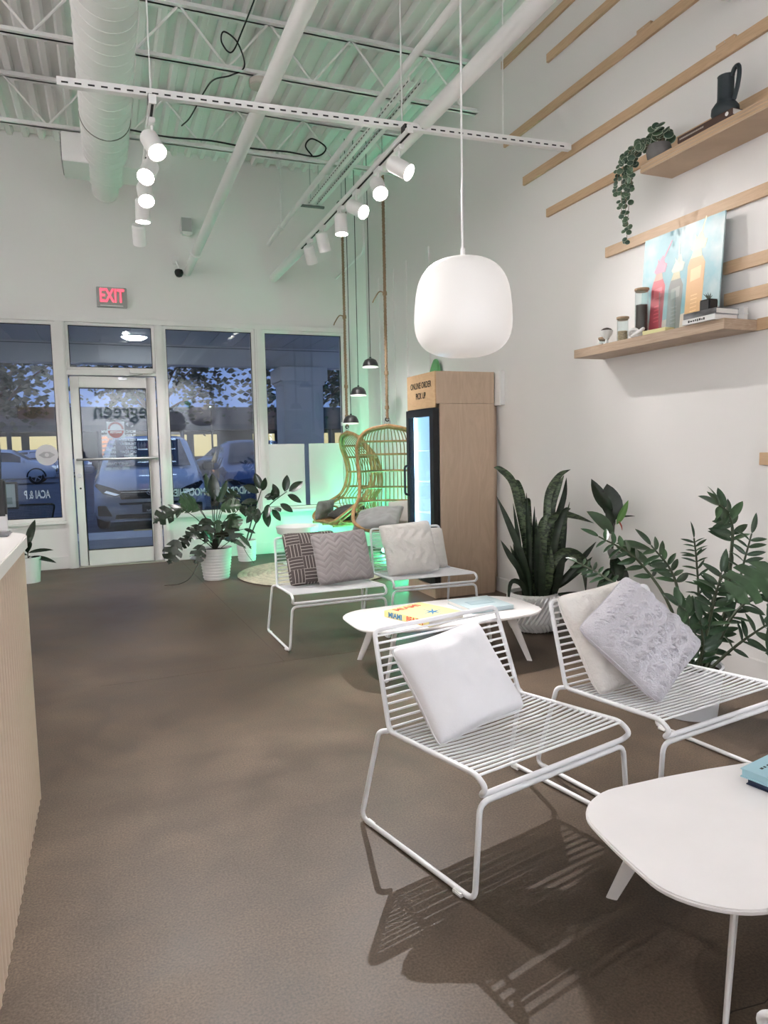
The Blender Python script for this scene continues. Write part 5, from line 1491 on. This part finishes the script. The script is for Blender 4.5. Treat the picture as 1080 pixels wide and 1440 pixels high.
for pts, L, dr, nr, me in (([Q(2.82, 2.13, .33), Q(2.72, 2.15, .62), Q(2.64, 2.16, .76)], .24, (-.5, .12, -.28), (-.4, -.6, .7), mon), ([Q(2.80, 2.13, .33), Q(2.68, 2.10, .62), Q(2.60, 2.08, .74)], .22, (-.25, -.05, -.5), (-.5, -.7, .4), mon_w),
                           ([Q(2.80, 2.12, .33), Q(2.66, 2.12, .52), Q(2.60, 2.11, .58)], .20, (-.12, -.02, -.6), (-.7, -.7, .2), mon_w), ([Q(2.84, 2.1, .33), Q(2.9, 2.1, .7), Q(2.9, 2.1, .85)], .26, (.1, .2, -.1), (-.2, -.4, .9), mon),
                           ([Q(2.82, 2.1, .33), Q(2.8, 2.0, .6), Q(2.78, 1.95, .75)], .24, (-.1, -.3, -.1), (0, -.3, 1), mon)):
    P = stem(mp_, pts, .007, .004, stem_g, 'stalk'); put_leaf(me, mp_, P[-1], dr, L, L, 0, nr)

# plants in front of the window -----------------------------------------
m1 = thing('monstera_plant', 'bushy split-leaf plant in a ringed white pot below the window', 'plant', (.975, 7.20, 0))
simple_pot(m1, .125, .168, .32, MT['pot'], rings=9); soil(m1, .15, .295)
def V(x, y, z): return Vector((x, y, z)) - Vector((.975, 7.2, 0))
ml = [  # stalk end (world), leaf dir, length, normal, mesh
    ((.66, 7.15, .74), (-.5, -.1, -.15), .30, (-.2, -.7, .7), mon_d), ((.80, 7.1, .78), (-.25, -.3, .1), .25, (0, -.9, .5), mon), ((.95, 7.2, .84), (-.1, .0, .5), .24, (-.3, -1, .2), mon_w),
    ((.98, 7.18, .80), (.0, 0, .6), .27, (.1, -1, .1), rub), ((1.02, 7.18, .78), (.25, 0, .5), .24, (.2, -1, .2), mon_w), ((1.03, 7.1, .72), (.3, -.2, .1), .22, (.1, -.8, .6), mon),
    ((1.22, 7.15, .70), (.3, 0, -.1), .24, (.1, -.7, .7), mon_d), ((1.12, 7.1, .66), (.1, -.3, -.2), .2, (0, -.9, .4), mon), ((.88, 7.05, .64), (-.05, -.2, -.4), .25, (0, -1, .1), mon_d),
    ((.98, 7.0, .62), (.0, -.2, -.4), .24, (.1, -1, .1), mon_w), ((1.05, 7.02, .60), (.15, -.2, -.35), .24, (.2, -1, .1), mon_d), ((.82, 7.1, .56), (-.2, -.2, -.15), .2, (-.1, -.9, .4), mon_d),
    ((.72, 7.1, .47), (-.3, -.1, -.3), .16, (-.2, -.9, .3), mon_d), ((.60, 7.05, .44), (-.25, -.1, -.5), .25, (-.3, -.9, .2), mon_d), ((.82, 7.02, .38), (-.2, -.2, -.4), .2, (-.2, -.9, .2), mon_d),
    ((1.18, 7.05, .46), (.2, -.2, -.2), .2, (.2, -.8, .5), mon_w), ((1.25, 7.1, .50), (.3, 0, -.1), .13, (.1, -.6, .8), rub), ((1.1, 7.0, .42), (.2, -.2, -.1), .18, (.1, -.8, .5), mon_w),
    ((.92, 7.0, .42), (-.1, -.3, .2), .2, (0, -.9, .4), mon_w), ((1.0, 7.0, .42), (.0, -.3, .15), .18, (0, -.9, .4), mon_d), ((1.08, 7.0, .5), (.05, -.2, .3), .18, (.1, -.9, .3), mon_w),
    ((.85, 7.3, .7), (-.3, .1, .1), .24, (-.1, -.6, .8), mon), ((1.1, 7.3, .74), (.2, .1, .2), .24, (.1, -.8, .5), mon_d)]
for e, d, L, nr, me in ml:
    p0 = V(.975, 7.2, .29); p2 = V(*e); mid = (p0 + p2) / 2 + Vector((0, 0, .06)) - Vector((p2.x, p2.y, 0)) * .08
    stem(m1, [p0, mid, p2], .006, .0035, stem_d, 'stalk'); put_leaf(me, m1, p2, d, L, L, 0, nr)
stem(m1, [V(.98, 7.1, .3), V(1.15, 6.98, .42), V(1.25, 6.93, .26), V(1.31, 6.92, .17)], .004, .002, stem_d, 'aerial_root')
stem(m1, [V(.85, 7.15, .3), V(.72, 7.05, .08), V(.6, 7.02, .012), V(.45, 7.0, .012)], .005, .003, stem_d, 'aerial_root')

r2 = thing('rubber_plant', 'rubber plant with dark oval leaves in a small white pot by the frosted window', 'plant', (1.475, 8.22, 0))
simple_pot(r2, .10, .116, .245, MT['pot'], rings=3); soil(r2, .10, .22)
def U(x, y, z): return Vector((x, y, z)) - Vector((1.475, 8.22, 0))
S1 = stem(r2, [U(1.46, 8.2, .2), U(1.54, 8.15, .5), U(1.62, 8.1, .75), U(1.66, 8.1, .86)], .009, .005, stem_d)
S2 = stem(r2, [U(1.49, 8.2, .2), U(1.60, 8.15, .48), U(1.75, 8.1, .66), U(1.95, 8.1, .80)], .009, .005, stem_d)
for b, d, L, nr in (((1.64, 8.1, .84), (-.15, 0, .5), .2, (-.1, -1, .2)), ((1.62, 8.1, .8), (-.45, 0, .25), .2, (-.1, -.9, .5)), ((1.66, 8.1, .82), (.1, -.1, .4), .16, (.2, -1, .2)), ((1.68, 8.1, .74), (.35, 0, .05), .19, (0, -.8, .6)),
                    ((1.60, 8.1, .70), (-.4, -.1, .0), .2, (0, -.8, .6)), ((1.58, 8.1, .64), (-.3, -.2, -.2), .18, (0, -.9, .4)), ((1.6, 8.1, .62), (-.1, -.2, -.4), .19, (0, -1, .2)), ((1.68, 8.08, .60), (.05, -.2, -.5), .21, (.1, -1, .1)),
                    ((1.72, 8.08, .66), (-.1, -.2, -.3), .18, (0, -1, .2)), ((1.78, 8.08, .70), (.0, -.2, .4), .18, (.1, -1, .2)), ((1.84, 8.08, .74), (-.15, -.05, .4), .17, (0, -1, .1)), ((1.92, 8.08, .80), (.1, 0, .5), .2, (0, -1, .2)),
                    ((1.97, 8.08, .80), (.45, 0, .3), .21, (.1, -.9, .4)), ((1.95, 8.08, .76), (.4, 0, -.2), .2, (.1, -.8, .6)), ((1.86, 8.08, .66), (.3, -.1, -.2), .18, (.1, -.9, .4)), ((1.76, 8.08, .60), (.25, -.1, -.35), .17, (.1, -.9, .3)),
                    ((1.8, 8.08, .62), (.05, -.3, -.05), .16, (0, -.7, .7)), ((1.55, 8.08, .58), (-.25, -.1, -.3), .16, (0, -1, .2)), ((1.7, 8.08, .72), (.2, -.2, .1), .17, (0, -.7, .7))):
    put_leaf(rub, r2, U(*b), d, L, L * 1.05, 0, nr)

# plant hidden behind the counter end, only a few leaves peep out
cp = thing('floor_plant', 'small dark leaved plant in a white pot behind the counter end', 'plant', (-.80, 7.9, 0))
simple_pot(cp, .10, .12, .26, MT['pot']); soil(cp, .105, .235)
for a, d, L in (((.0, 0, .30), (.6, -.1, .10), .24), ((.02, 0, .26), (.6, -.2, -.12), .26), ((0, 0, .34), (-.3, -.2, .5), .26), ((0, 0, .3), (.1, -.5, .4), .26), ((0, 0, .28), (-.6, 0, .1), .24), ((0, 0, .36), (.15, .2, .6), .3)):
    stem(cp, [(0, 0, .23), Vector(a) * .6 + Vector((0, 0, .11)), a], .006, .004, stem_d, 'stalk'); put_leaf(rub, cp, a, d, L, L * .6, 0, (0, -.5, 1))
# ------------------------------------------------------------------ outside: walkway, canopy, parking lot
asph = mat('asphalt', (.11, .12, .14), .8, var=.25, vscale=3, bump=.3, bscale=40)
conc = mat('walk_concrete', (.30, .30, .31), .8, var=.1, vscale=3)
curbm = mat('curb_concrete', (.62, .62, .62), .8, var=.06, vscale=4)
can = mat('canopy_white', (.60, .60, .59), .6)
tag(MB().box(-60, 12.35, -.35, 60, 130, -.15).build('parking_lot', asph, smooth=False), 'dark asphalt parking lot outside the windows', 'parking lot', kind='structure')
wk = tag(MB().box(-14, YF + .2, -.3, 14, 11.3, -.01).build('walkway', conc, smooth=False), 'grey concrete walkway outside the glass door', 'walkway', kind='structure')
cu = tag(MB().box(-14, 11.3, -.3, 14, 12.35, -.008).build('curb', curbm, bevel=.02), 'pale concrete curb along the walkway edge', 'curb', kind='structure')
MB().box(.35, 12.25, -.008, 4, 12.35, .004).build('painted_edge', mat('curb_yellow', (.55, .42, .16), .8), cu, smooth=False)
# canopy over the walkway: soffit boards, beam, round light
ca = thing('canopy', 'white canopy with boarded soffit over the walkway', 'canopy', (0, 0, 0))
ZSF = 2.97
bw = .40
x = -8.0; k = 0
bm_ = MB().box(0, YF + .2, ZSF, bw - .012, 11.7, ZSF + .04).mesh('soffit_board', can, smooth=False)
while x < 8.0: link('soffit_board', bm_, ca, Matrix.Translation((x, 0, 0))); x += bw
MB().box(-8, YF + .2, ZSF + .04, 8, 12.1, ZSF + .5).build('roof', can, ca, smooth=False)
MB().box(-8, 11.7, 2.66, 8, 12.0, ZSF + .05).build('beam', can, ca, bevel=.01)
MB().box(-8, 11.69, 2.93, 8, 11.70, 2.94).build('beam_line', mat('joint_dark', (.2, .2, .2), .8), ca, smooth=False)
cl = thing('canopy_light', 'bright round light under the canopy above the door', 'ceiling light', (.46, 11.0, ZSF - .001))
MB().lathe([(.0001, -.05), (.12, -.045), (.17, -.02), (.18, 0), (.0001, 0)], 32, caps=False).build('diffuser', emission('canopy_glow', (.95, .97, 1), 9), cl)
MB().lathe([(.18, -.012), (.195, -.012), (.195, 0), (.18, 0)], 32, caps=False).build('ring', MT['wmetal'], cl)
co = thing('canopy_column', 'square white column outside the corner window', 'column', (3.07, 11.65, 0))
MB().box(-.33, -.30, -.01, .33, .30, 2.40).build('shaft', can, co, bevel=.01)
MB().box(-.40, -.36, 2.40, .40, .36, 2.62).box(-.36, -.33, 2.34, .36, .33, 2.40).build('capital', can, co, bevel=.01)
MB().box(-.38, -.34, -.01, .38, .34, .16).build('base', can, co, bevel=.01)

# menu stand and mesh chair on the walkway
ms = thing('menu_stand', 'framed menu on a black stand outside the left window', 'menu board', (-1.25, 9.22, 0), rad(-6))
MB().box(-.32, -.015, .66, .26, .015, .98).build('frame', MT['bmetal'], ms, bevel=.004)
sheet = MB().box(-.29, -.018, .685, .235, -.0145, .955).build('menu_sheet', mat('menu_print', (.46, .50, .50), .6), ms, smooth=False)
ink = mat('menu_ink', (.24, .30, .28), .7)
for (x0, x1, z0, z1) in ((-.16, .12, .925, .932), (-.07, .05, .895, .905), (-.2, -.02, .72, .80), (.03, .08, .72, .80), (.1, .2, .72, .80), (-.27, -.22, .72, .86)):
    MB().box(x0, -.0195, z0, x1, -.0178, z1).build('print_block', ink, sheet, smooth=False)
MB().cyl((-.03, .03, -.01), (-.03, .01, .68), .014, n=8).build('post', MT['bmetal'], ms)
MB().box(-.2, -.15, -.01, .14, .19, .012).build('foot', MT['bmetal'], ms, bevel=.004)
gm = mat('mesh_green', (.035, .045, .035), .5)
oc = thing('patio_chair', 'dark green mesh patio chair outside the left window', 'chair', (-.93, 9.55, 0))
fm = []
fr_ = [(-.30, 0, .68), (.30, 0, .68), (.24, -.02, .42), (.0, -.03, .36), (-.24, -.02, .42)]
MB().tube(fillet(fr_, .05, 4, closed=True), .012, 8, closed=True).build('back_frame', gm, oc)
wv = MB()
for k in range(36):
    q = k / 35; x = -.29 + .58 * q
    zb = .40 + .06 * abs(q - .5) * 2
    wv.cyl((x, -.002, .675), (x * .82, -.02, zb - .02), .0022, n=4, caps=False)
for k in range(14):
    z = .66 - k * .02; w = .29 - .0035 * k; wv.cyl((-w, -.006, z), (w, -.006, z), .0022, n=4, caps=False)
o = wv.build('mesh_weave', gm, oc); o['kind'] = 'stuff'
MB().box(-.27, .02, .36, .27, .5, .385).build('seat', gm, oc, bevel=.01)
for sx in (-1, 1):
    for y, zt in ((.02, .45), (.46, .36)): MB().cyl((sx * .24, y, zt), (sx * .27, y + (.03 if y > .1 else -.03), -.01), .012, n=8).build('leg', gm, oc)

# ------------------------------------------------------------------ vehicles
tire = mat('tire', (.015, .015, .016), .85); rimm = mat('rim', (.55, .57, .6), .3, metal=.7); cglass = mat('car_glass', (.02, .025, .035), .05, spec=.8)
lampm = mat('car_lamp', (.65, .68, .72), .1, emit=(.8, .9, 1), estr=.25); grill = mat('grille_black', (.012, .012, .014), .35); chrome = mat('chrome', (.7, .7, .72), .12, metal=1)
def section(s):
    y, zb, zs, zt, wl, ws, wt = s
    h = [(0, zb), (wl * .82, zb), (wl * .97, zb + .06), (wl, zb + .16), (wl * 1.01, zb + (zs - zb) * .6), (ws, zs), (wt + (ws - wt) * .18, zt - (zt - zs) * .14), (wt * .86, zt - .01), (wt * .5, zt + .012), (0, zt + .018)]
    ring = [Vector((a, y, b)) for a, b in h] + [Vector((-a, y, b)) for a, b in h[-2:0:-1]]
    return ring
def car(name, label, cat, loc, rz, st, col, wheels, glass_side, ws_pair, rear_pair=None, wr=.33, rough=.25, scale=1.0):
    t = thing(name, label, cat, loc, rz)
    paint = mat('paint_' + name, col, rough, metal=.15, coat=.6)
    R_ = [section(s) for s in st]; n = len(R_[0]); mb = MB(); vs = [p for r in R_ for p in r]; fs = []
    for i in range(len(st) - 1):
        for k in range(n): fs.append((i * n + k, i * n + (k + 1) % n, (i + 1) * n + (k + 1) % n, (i + 1) * n + k))
    fs += [tuple(range(n - 1, -1, -1)), tuple(range((len(st) - 1) * n, len(st) * n))]
    mb.add(vs, fs); mb.build('body', paint, t, sharp=40)
    # windscreens follow the sloping part of the roof line
    for pr in (ws_pair, rear_pair):
        if not pr: continue
        a, b = R_[pr[0]], R_[pr[1]]
        ids = [11, 10, 9, 8, 7] if False else [n - 7, n - 8, 9, 8, 7]
        A = [a[i] for i in (-7 % n, -8 % n, 9, 8, 7)]; B = [b[i] for i in (-7 % n, -8 % n, 9, 8, 7)]
        A = [Vector((sx * st[pr[0]][6] * f, st[pr[0]][0], st[pr[0]][3] + dz)) for sx, f, dz in ((-1, .90, .0), (-1, .5, .012), (0, 0, .018), (1, .5, .012), (1, .90, .0))]
        B = [Vector((sx * st[pr[1]][6] * f, st[pr[1]][0], st[pr[1]][3] + dz)) for sx, f, dz in ((-1, .84, .0), (-1, .5, .012), (0, 0, .018), (1, .5, .012), (1, .84, .0))]
        up = Vector((0, -.02 if pr is ws_pair else .02, .02)); g = MB(); vv = []
        for q in (.06, .5, .95): vv += [p.lerp(r, q) + up for p, r in zip(A, B)]
        vv += [v - up * 1.6 for v in vv]
        ff = [(j * 5 + i, j * 5 + i + 1, (j + 1) * 5 + i + 1, (j + 1) * 5 + i) for j in range(2) for i in range(4)]
        ff += [tuple(15 + i for i in f[::-1]) for f in ff]
        g.add(vv, ff); g.build('windscreen', cglass, t, fixn=False)
    for s in (-1, 1):
        for (i0, i1, m0, m1) in glass_side:
            a, b = st[i0], st[i1]
            def e(sv, q):
                y, zb, zs, zt, wl, ws, wt = sv; wtop = wt + (ws - wt) * .18
                return Vector((s * (ws + (wtop - ws) * q + .004), y, zs + (zt - (zt - zs) * .14 - zs) * q))
            P = [e(a, .06).lerp(e(b, .06), m0), e(a, .06).lerp(e(b, .06), m1), e(a, .92).lerp(e(b, .92), m1), e(a, .92).lerp(e(b, .92), m0)]
            MB().add([p for p in P] + [p + Vector((-s * .03, 0, 0)) for p in P], [(0, 1, 2, 3), (7, 6, 5, 4), (0, 4, 5, 1), (1, 5, 6, 2), (2, 6, 7, 3), (3, 7, 4, 0)]).build('side_window', cglass, t, smooth=False)
        for y, wx in wheels:
            x1 = s * wx; x0 = s * (wx - .2)
            w = MB().lathe([(.0001, 0), (wr * .66, 0), (wr * .9, -.005), (wr, .03), (wr, .18), (wr * .9, .2), (.0001, .2)], 26, caps=False)
            w.xf(Matrix.Translation((x1, y, wr)) @ Matrix.Rotation(-s * PI / 2, 4, 'Y')).build('tire', tire, t)
            MB().lathe([(wr * .68, .012), (wr * .64, -.006), (wr * .58, .012)], 26, caps=False).xf(Matrix.Translation((x1 + s * .001, y, wr)) @ Matrix.Rotation(-s * PI / 2, 4, 'Y')).build('rim', rimm, t)
            for k in range(5):
                a = 2 * PI * k / 5
                MB().bar((x1 + s * .006, y, wr), (x1 + s * .006, y + math.cos(a) * wr * .6, wr + math.sin(a) * wr * .6), .05, .014, (s, 0, 0)).build('spoke', rimm, t, smooth=False)
            arch = [(x1 - s * .012 , y + (wr + .045) * math.cos(a), wr + (wr + .045) * math.sin(a)) for a in [PI * k / 12 for k in range(13)]]
            MB().tube(arch, .045, 6).build('wheel_arch', grill if cat == 'suv' else paint, t)
    return t
van_st = [(0, .32, .58, .72, .74, .80, .66), (.05, .24, .62, .80, .86, .88, .74), (.16, .2, .70, .90, .95, .95, .80), (.55, .2, .85, 1.02, .985, .985, .86), (1.05, .2, .98, 1.10, .995, .99, .88),
          (1.95, .2, 1.03, 1.70, .995, .99, .74), (2.6, .2, 1.05, 1.77, .995, .99, .76), (4.3, .22, 1.05, 1.75, .995, .98, .75), (5.0, .26, 1.02, 1.62, .97, .94, .70), (5.15, .4, .98, 1.1, .9, .88, .66)]
van = car('minivan', 'silver minivan parked nose-in outside the glass door', 'minivan', (.70, 13.35, -.15), rad(-3), van_st, (.50, .52, .56), ((.98, .97), (4.0, .97)), ((4, 5, .35, 1), (5, 6, 0, .94), (6, 7, .06, .5), (6, 7, .54, .97)), (4, 5), wr=.34)
XZ = lambda a, b, h: (a, h, b)
# face of the minivan
for s in (-1, 1):
    hl = [(s * .42, .70), (s * .62, .80), (s * .90, .90), (s * .93, .86), (s * .80, .71), (s * .60, .655)]
    if s < 0: hl = hl[::-1]
    o = MB().prism(hl, -.035, .14, XZ).build('headlight', cglass, van, bevel=.004)
    MB().prism([(s * .52, .69), (s * .74, .765), (s * .78, .735), (s * .60, .672)][::s], -.045, -.03, XZ).build('lamp_lens', lampm, o, smooth=False)
    MB().prism([(s * .66, .30), (s * .90, .32), (s * .90, .50), (s * .76, .50)][::s], -.02, .10, XZ).build('fog_pocket', grill, van, bevel=.01)
    mr = MB().box(s * 1.0, 1.22, 1.04, s * 1.25, 1.34, 1.22).build('mirror', bpy.data.materials['paint_minivan'] if s < 0 else grill, van, bevel=.04, seg=3)
MB().prism([(-.50, .60), (.50, .60), (.56, .76), (-.56, .76)], -.03, .05, XZ).build('grille', grill, van, bevel=.006)
for k in range(3): MB().prism([(-.5, .63 + k * .045), (.5, .63 + k * .045), (.5, .642 + k * .045), (-.5, .642 + k * .045)], -.042, -.03, XZ).build('grille_bar', chrome if k == 2 else grill, van, smooth=False)
MB().prism([(-.52, .50), (.52, .50), (.55, .54), (-.55, .54)], -.035, .05, XZ).build('bumper_slot', grill, van, bevel=.004)
MB().prism([(-.62, .255), (.62, .255), (.60, .33), (-.60, .33)], -.03, .05, XZ).build('lower_intake', grill, van, bevel=.006)
MB().prism([(-.70, .205), (.70, .205), (.70, .235), (-.70, .235)], -.04, .05, XZ).build('skid_strip', chrome, van, smooth=False)
MB().prism([(-.155, .36), (.155, .36), (.155, .51), (-.155, .51)], -.055, -.034, XZ).build('number_plate', grill, van, bevel=.003)
eb = MB().tube([(.06 * math.cos(2 * PI * k / 20), -.05, .71 + .045 * math.sin(2 * PI * k / 20)) for k in range(20)], .008, 6, closed=True).build('badge', chrome, van)
MB().box(-.028, -.055, .68, -.018, -.045, .74).box(.018, -.055, .68, .028, -.045, .74).box(-.02, -.055, .705, .02, -.045, .715).build('badge_bars', chrome, eb, smooth=False)
text_obj('plate_lettering', 'PLATINUM', .045, MT['letter_w'], Matrix.Translation((0, -.0565, .385)) @ Matrix.Rotation(PI / 2, 4, 'X'), van, depth=.0005, sx=.75)

suv_st = [(0, .35, .62, .82, .74, .78, .66), (.12, .26, .68, .95, .88, .88, .74), (.5, .24, .82, 1.02, .93, .92, .80), (1.05, .24, .98, 1.10, .94, .92, .82), (1.85, .24, 1.03, 1.60, .94, .92, .66), (2.5, .24, 1.05, 1.66, .94, .92, .68), (3.7, .26, 1.08, 1.60, .94, .90, .66), (4.35, .32, 1.05, 1.25, .90, .86, .66), (4.45, .42, 1.0, 1.1, .86, .82, .62)]
gs = ((3, 4, .5, 1), (4, 5, 0, .9), (5, 6, 0, .55), (5, 6, .62, 1))
def simple_car(label, loc, rz, col, name='parked_car', lights=True, cat='car'):
    c = car(name, label, cat, loc, rz, suv_st, col, ((.82, .93), (3.55, .93)), gs, (3, 4), (6, 7), wr=.345)
    for s in (-1, 1):
        MB().prism([(s * .45, .72), (s * .80, .84), (s * .86, .80), (s * .72, .68)][::s], -.03, .15, XZ).build('headlight', lampm if lights else cglass, c, bevel=.004)
        MB().box(s * .62, 4.36, .86, s * .86, 4.47, 1.0).build('tail_lamp', mat('tail_red', (.4, .01, .01), .3, emit=(1, .05, .03), estr=.8) if 'tail_red' not in bpy.data.materials else bpy.data.materials['tail_red'], c)
        MB().box(s * .90, 1.25, 1.0, s * 1.12, 1.36, 1.15).build('mirror', bpy.data.materials['paint_' + name], c, bevel=.03)
    MB().prism([(-.42, .55), (.42, .55), (.46, .72), (-.46, .72)], -.03, .05, XZ).build('grille', grill, c, bevel=.005)
    return c
simple_car('white suv seen from the side beyond the left window', (-2.3, 37.5, -.15), rad(90), (.72, .76, .82), 'white_suv', True, 'suv')
simple_car('pale blue-grey car behind the white suv', (-.9, 45, -.15), rad(90), (.45, .50, .60), 'grey_car')
simple_car('dark car parked near the left window edge', (-8.2, 24.0, -.15), rad(8), (.07, .07, .09), 'dark_car')
simple_car('dark grey car with lit headlights across the lot', (4.3, 33.0, -.15), rad(-35), (.10, .11, .14), 'grey_sedan')
simple_car('dark suv with red tail lamps across the lot', (7.4, 33.5, -.15), rad(150), (.05, .05, .07), 'dark_suv', False)
simple_car('blue car parked beside the silver minivan', (3.2, 15.0, -.15), rad(-3), (.05, .09, .2), 'blue_car', False)

# ------------------------------------------------------------------ building, street lamp and trees across the lot
bl = thing('shop_building', 'dark low shop building with lit windows across the lot', 'building', (0, 64, -.15))
MB().box(-30, 0, 0, 45, 8, 5.2).build('wall', mat('far_wall', (.10, .095, .10), .8), bl, smooth=False)
MB().box(-30, -2.6, 3.1, 45, 0, 3.6).build('awning', mat('far_awning', (.07, .07, .075), .8), bl, smooth=False)
lit = emission('lit_window', (1.0, .82, .42), .42); lit2 = emission('lit_window_orange', (1.0, .42, .22), .55)
for k in range(20):
    x = -24 + k * 2.6
    if k % 5 == 3: continue
    w = MB().box(x - .06, -.06, .5, x + 2.06, .02, 2.9).build('window', mat('far_frame', (.06, .06, .06), .6) if k == 0 else bpy.data.materials['far_frame'], bl, smooth=False)
    MB().box(x, -.09, .9, x + 2.0, -.05, 2.8).build('pane', lit2 if k in (9,) else lit, w, smooth=False)
for k in range(8): MB().cyl((-20 + k * 6.5, -2.4, 0), (-20 + k * 6.5, -2.4, 3.1), .18, n=10).build('post', bpy.data.materials['far_awning'], bl)
lp = thing('street_lamp', 'lit street lamp standing in the parking lot', 'street lamp', (6.6, 48, -.15))
MB().cyl((0, 0, 0), (0, 0, 4.3), .08, .05, n=10).build('post', MT['bmetal'], lp)
MB().box(-.4, -.15, 4.3, .25, .15, 4.42).build('head', MT['bmetal'], lp, bevel=.02)
MB().box(-.36, -.12, 4.26, .0, .12, 4.3).build('lens', emission('street_glow', (.65, 1, .85), 6), lp)
fol = mat('tree_leaves', (.035, .05, .03), .7, var=.5, vscale=.6); bark = mat('tree_bark', (.06, .045, .035), .9)
def tree(label, loc, h, r, seed, n=1500):
    t = thing('parking_tree', label, 'tree', loc, group='trees in the parking lot')
    rnd = random.Random(seed)
    tr = MB().tube(smooth_path([(0, 0, 0), (.1, .05, h * .3), (-.05, .1, h * .55), (.1, 0, h * .85)], 5), [.2 - .16 * i / 15 for i in range(16)], 8)
    tr.build('trunk', bark, t)
    cl = []
    for k in range(9):
        a = rnd.random() * 2 * PI; q = rnd.uniform(.3, 1) * r
        c = Vector((q * math.cos(a), q * math.sin(a), h * rnd.uniform(.5, .95))); cl.append(c)
        MB().tube([(0, 0, h * .38), (c.x * .5, c.y * .5, h * .38 + (c.z - h * .38) * .6), c], [.07, .05, .02], 5).build('branch', bark, t)
    m = MB()
    for k in range(n):
        c = cl[rnd.randrange(9)]; d = Vector((rnd.gauss(0, 1), rnd.gauss(0, 1), rnd.gauss(0, .7))) * r * .30
        p = c + d; nrm = Vector((rnd.uniform(-1, 1), rnd.uniform(-1, 1), rnd.uniform(-1, 1))).normalized(); x, y, _ = frame_of(nrm); s = rnd.uniform(.10, .2)
        m.add([p - x * s, p + y * s * .6, p + x * s, p - y * s * .6], [(0, 1, 2, 3)])
    o = m.build('foliage', fol, t, fixn=False, smooth=False); o['kind'] = 'stuff'
    return t
tree('leafy dark tree standing above the white suv', (-3.6, 27, -.15), 6.8, 2.5, 1, 2200)
tree('leafy dark tree beyond the glass door', (2.2, 35.5, -.15), 8.0, 2.6, 2, 2200)
tree('leafy dark tree behind the silver minivan', (7.4, 27, -.15), 6.8, 2.5, 3, 2200)
tree('leafy dark tree near the street lamp', (13.0, 38, -.15), 7.5, 2.6, 4, 2200)
tree('leafy dark tree at the far side of the white suv', (-8.5, 46, -.15), 8.0, 2.8, 5, 1800)

# ------------------------------------------------------------------ what the windows mirror: the far end of the shop
def bwM(x, z, y): return Matrix.Translation((x, y, z)) @ Matrix.Rotation(PI, 4, 'Z') @ Matrix.Rotation(PI / 2, 4, 'X')
ws_ = thing('shop_sign', 'large dark green leaf and name lettering on the back wall', 'sign', (0, 0, 0))
ltm = mat('sign_letter', (.03, .045, .035), .5)
text_obj('lettering', 'puregreen', .62, ltm, bwM(.80, 2.45, YB + .03), ws_, depth=.02, sx=.85)
MB().prism(leafpoly(.09, .10, .19, .11, rad(35)), 0, .03, lambda a, b, h: (2.45 - a, YB + .005 + h, 2.52 + b)).build('leaf', mat('sign_leaf', (.10, .25, .12), .5), ws_)
MB().prism(leafpoly(-.10, .06, .17, .09, rad(140)), 0, .03, lambda a, b, h: (2.45 - a, YB + .005 + h, 2.52 + b)).build('leaf', bpy.data.materials['sign_leaf'], ws_)
ck = thing('display_cooler', 'open display cooler with blue-white lit shelves by the back wall', 'cooler', (.75, YB + .01, 0))
MB().box(0, 0, 0, 1.15, .06, 1.75).box(0, .06, 0, .05, .62, 1.75).box(1.10, .06, 0, 1.15, .62, 1.75).box(.05, .06, 1.66, 1.10, .62, 1.75).box(.05, .06, 0, 1.10, .62, .22).build('case', MT['bmetal'], ck, smooth=False)
cled = emission('cooler_led', (.62, .80, 1.0), 7)
for z in (.62, 1.0, 1.36):
    s_ = MB().box(.05, .06, z, 1.10, .5, z + .02).build('shelf', MT['wmetal'], ck, smooth=False)
MB().box(.06, .58, 1.60, 1.09, .61, 1.65).build('light_strip', cled, ck, smooth=False)
for z in (.60, .98, 1.34): MB().box(.06, .47, z, 1.09, .49, z + .018).build('light_strip', cled, ck, smooth=False)
bcols = [(.5, .12, .1), (.55, .4, .12), (.2, .4, .12), (.6, .55, .45)]
bms = [MB().lathe([(.0001, 0), (.032, 0), (.032, .12), (.014, .16), (.014, .18), (.0001, .18)], 10, caps=False).mesh('juice_bottle', mat('juice_%d' % i, c, .2)) for i, c in enumerate(bcols)]
for zi, z in enumerate((.222, .642, 1.022, 1.382)):
    for k in range(12):
        o = link('juice_bottle', bms[(k // 3 + zi) % 4], None, Matrix.Translation((.85 + k * .082, YB + .36, z - (0.0 if zi == 0 else .0))))
        tag(o, 'small juice bottle on a shelf of the lit display cooler', 'bottle', 'juice bottles in the cooler')
pk = thing('pickup_sign', 'plywood board reading pick up on the back wall', 'sign', (-1.75, YB + .005, 2.4))
MB().box(-.45, 0, -.16, .45, .03, .16).build('board', MT['ply_front'], pk, bevel=.003)
text_obj('lettering', 'PICK UP', .20, MT['letter_k'], Matrix.Translation((0, .0315, 0)) @ Matrix.Rotation(PI, 4, 'Z') @ Matrix.Rotation(PI / 2, 4, 'X'), pk, depth=.001, sx=.8, bold=.002)
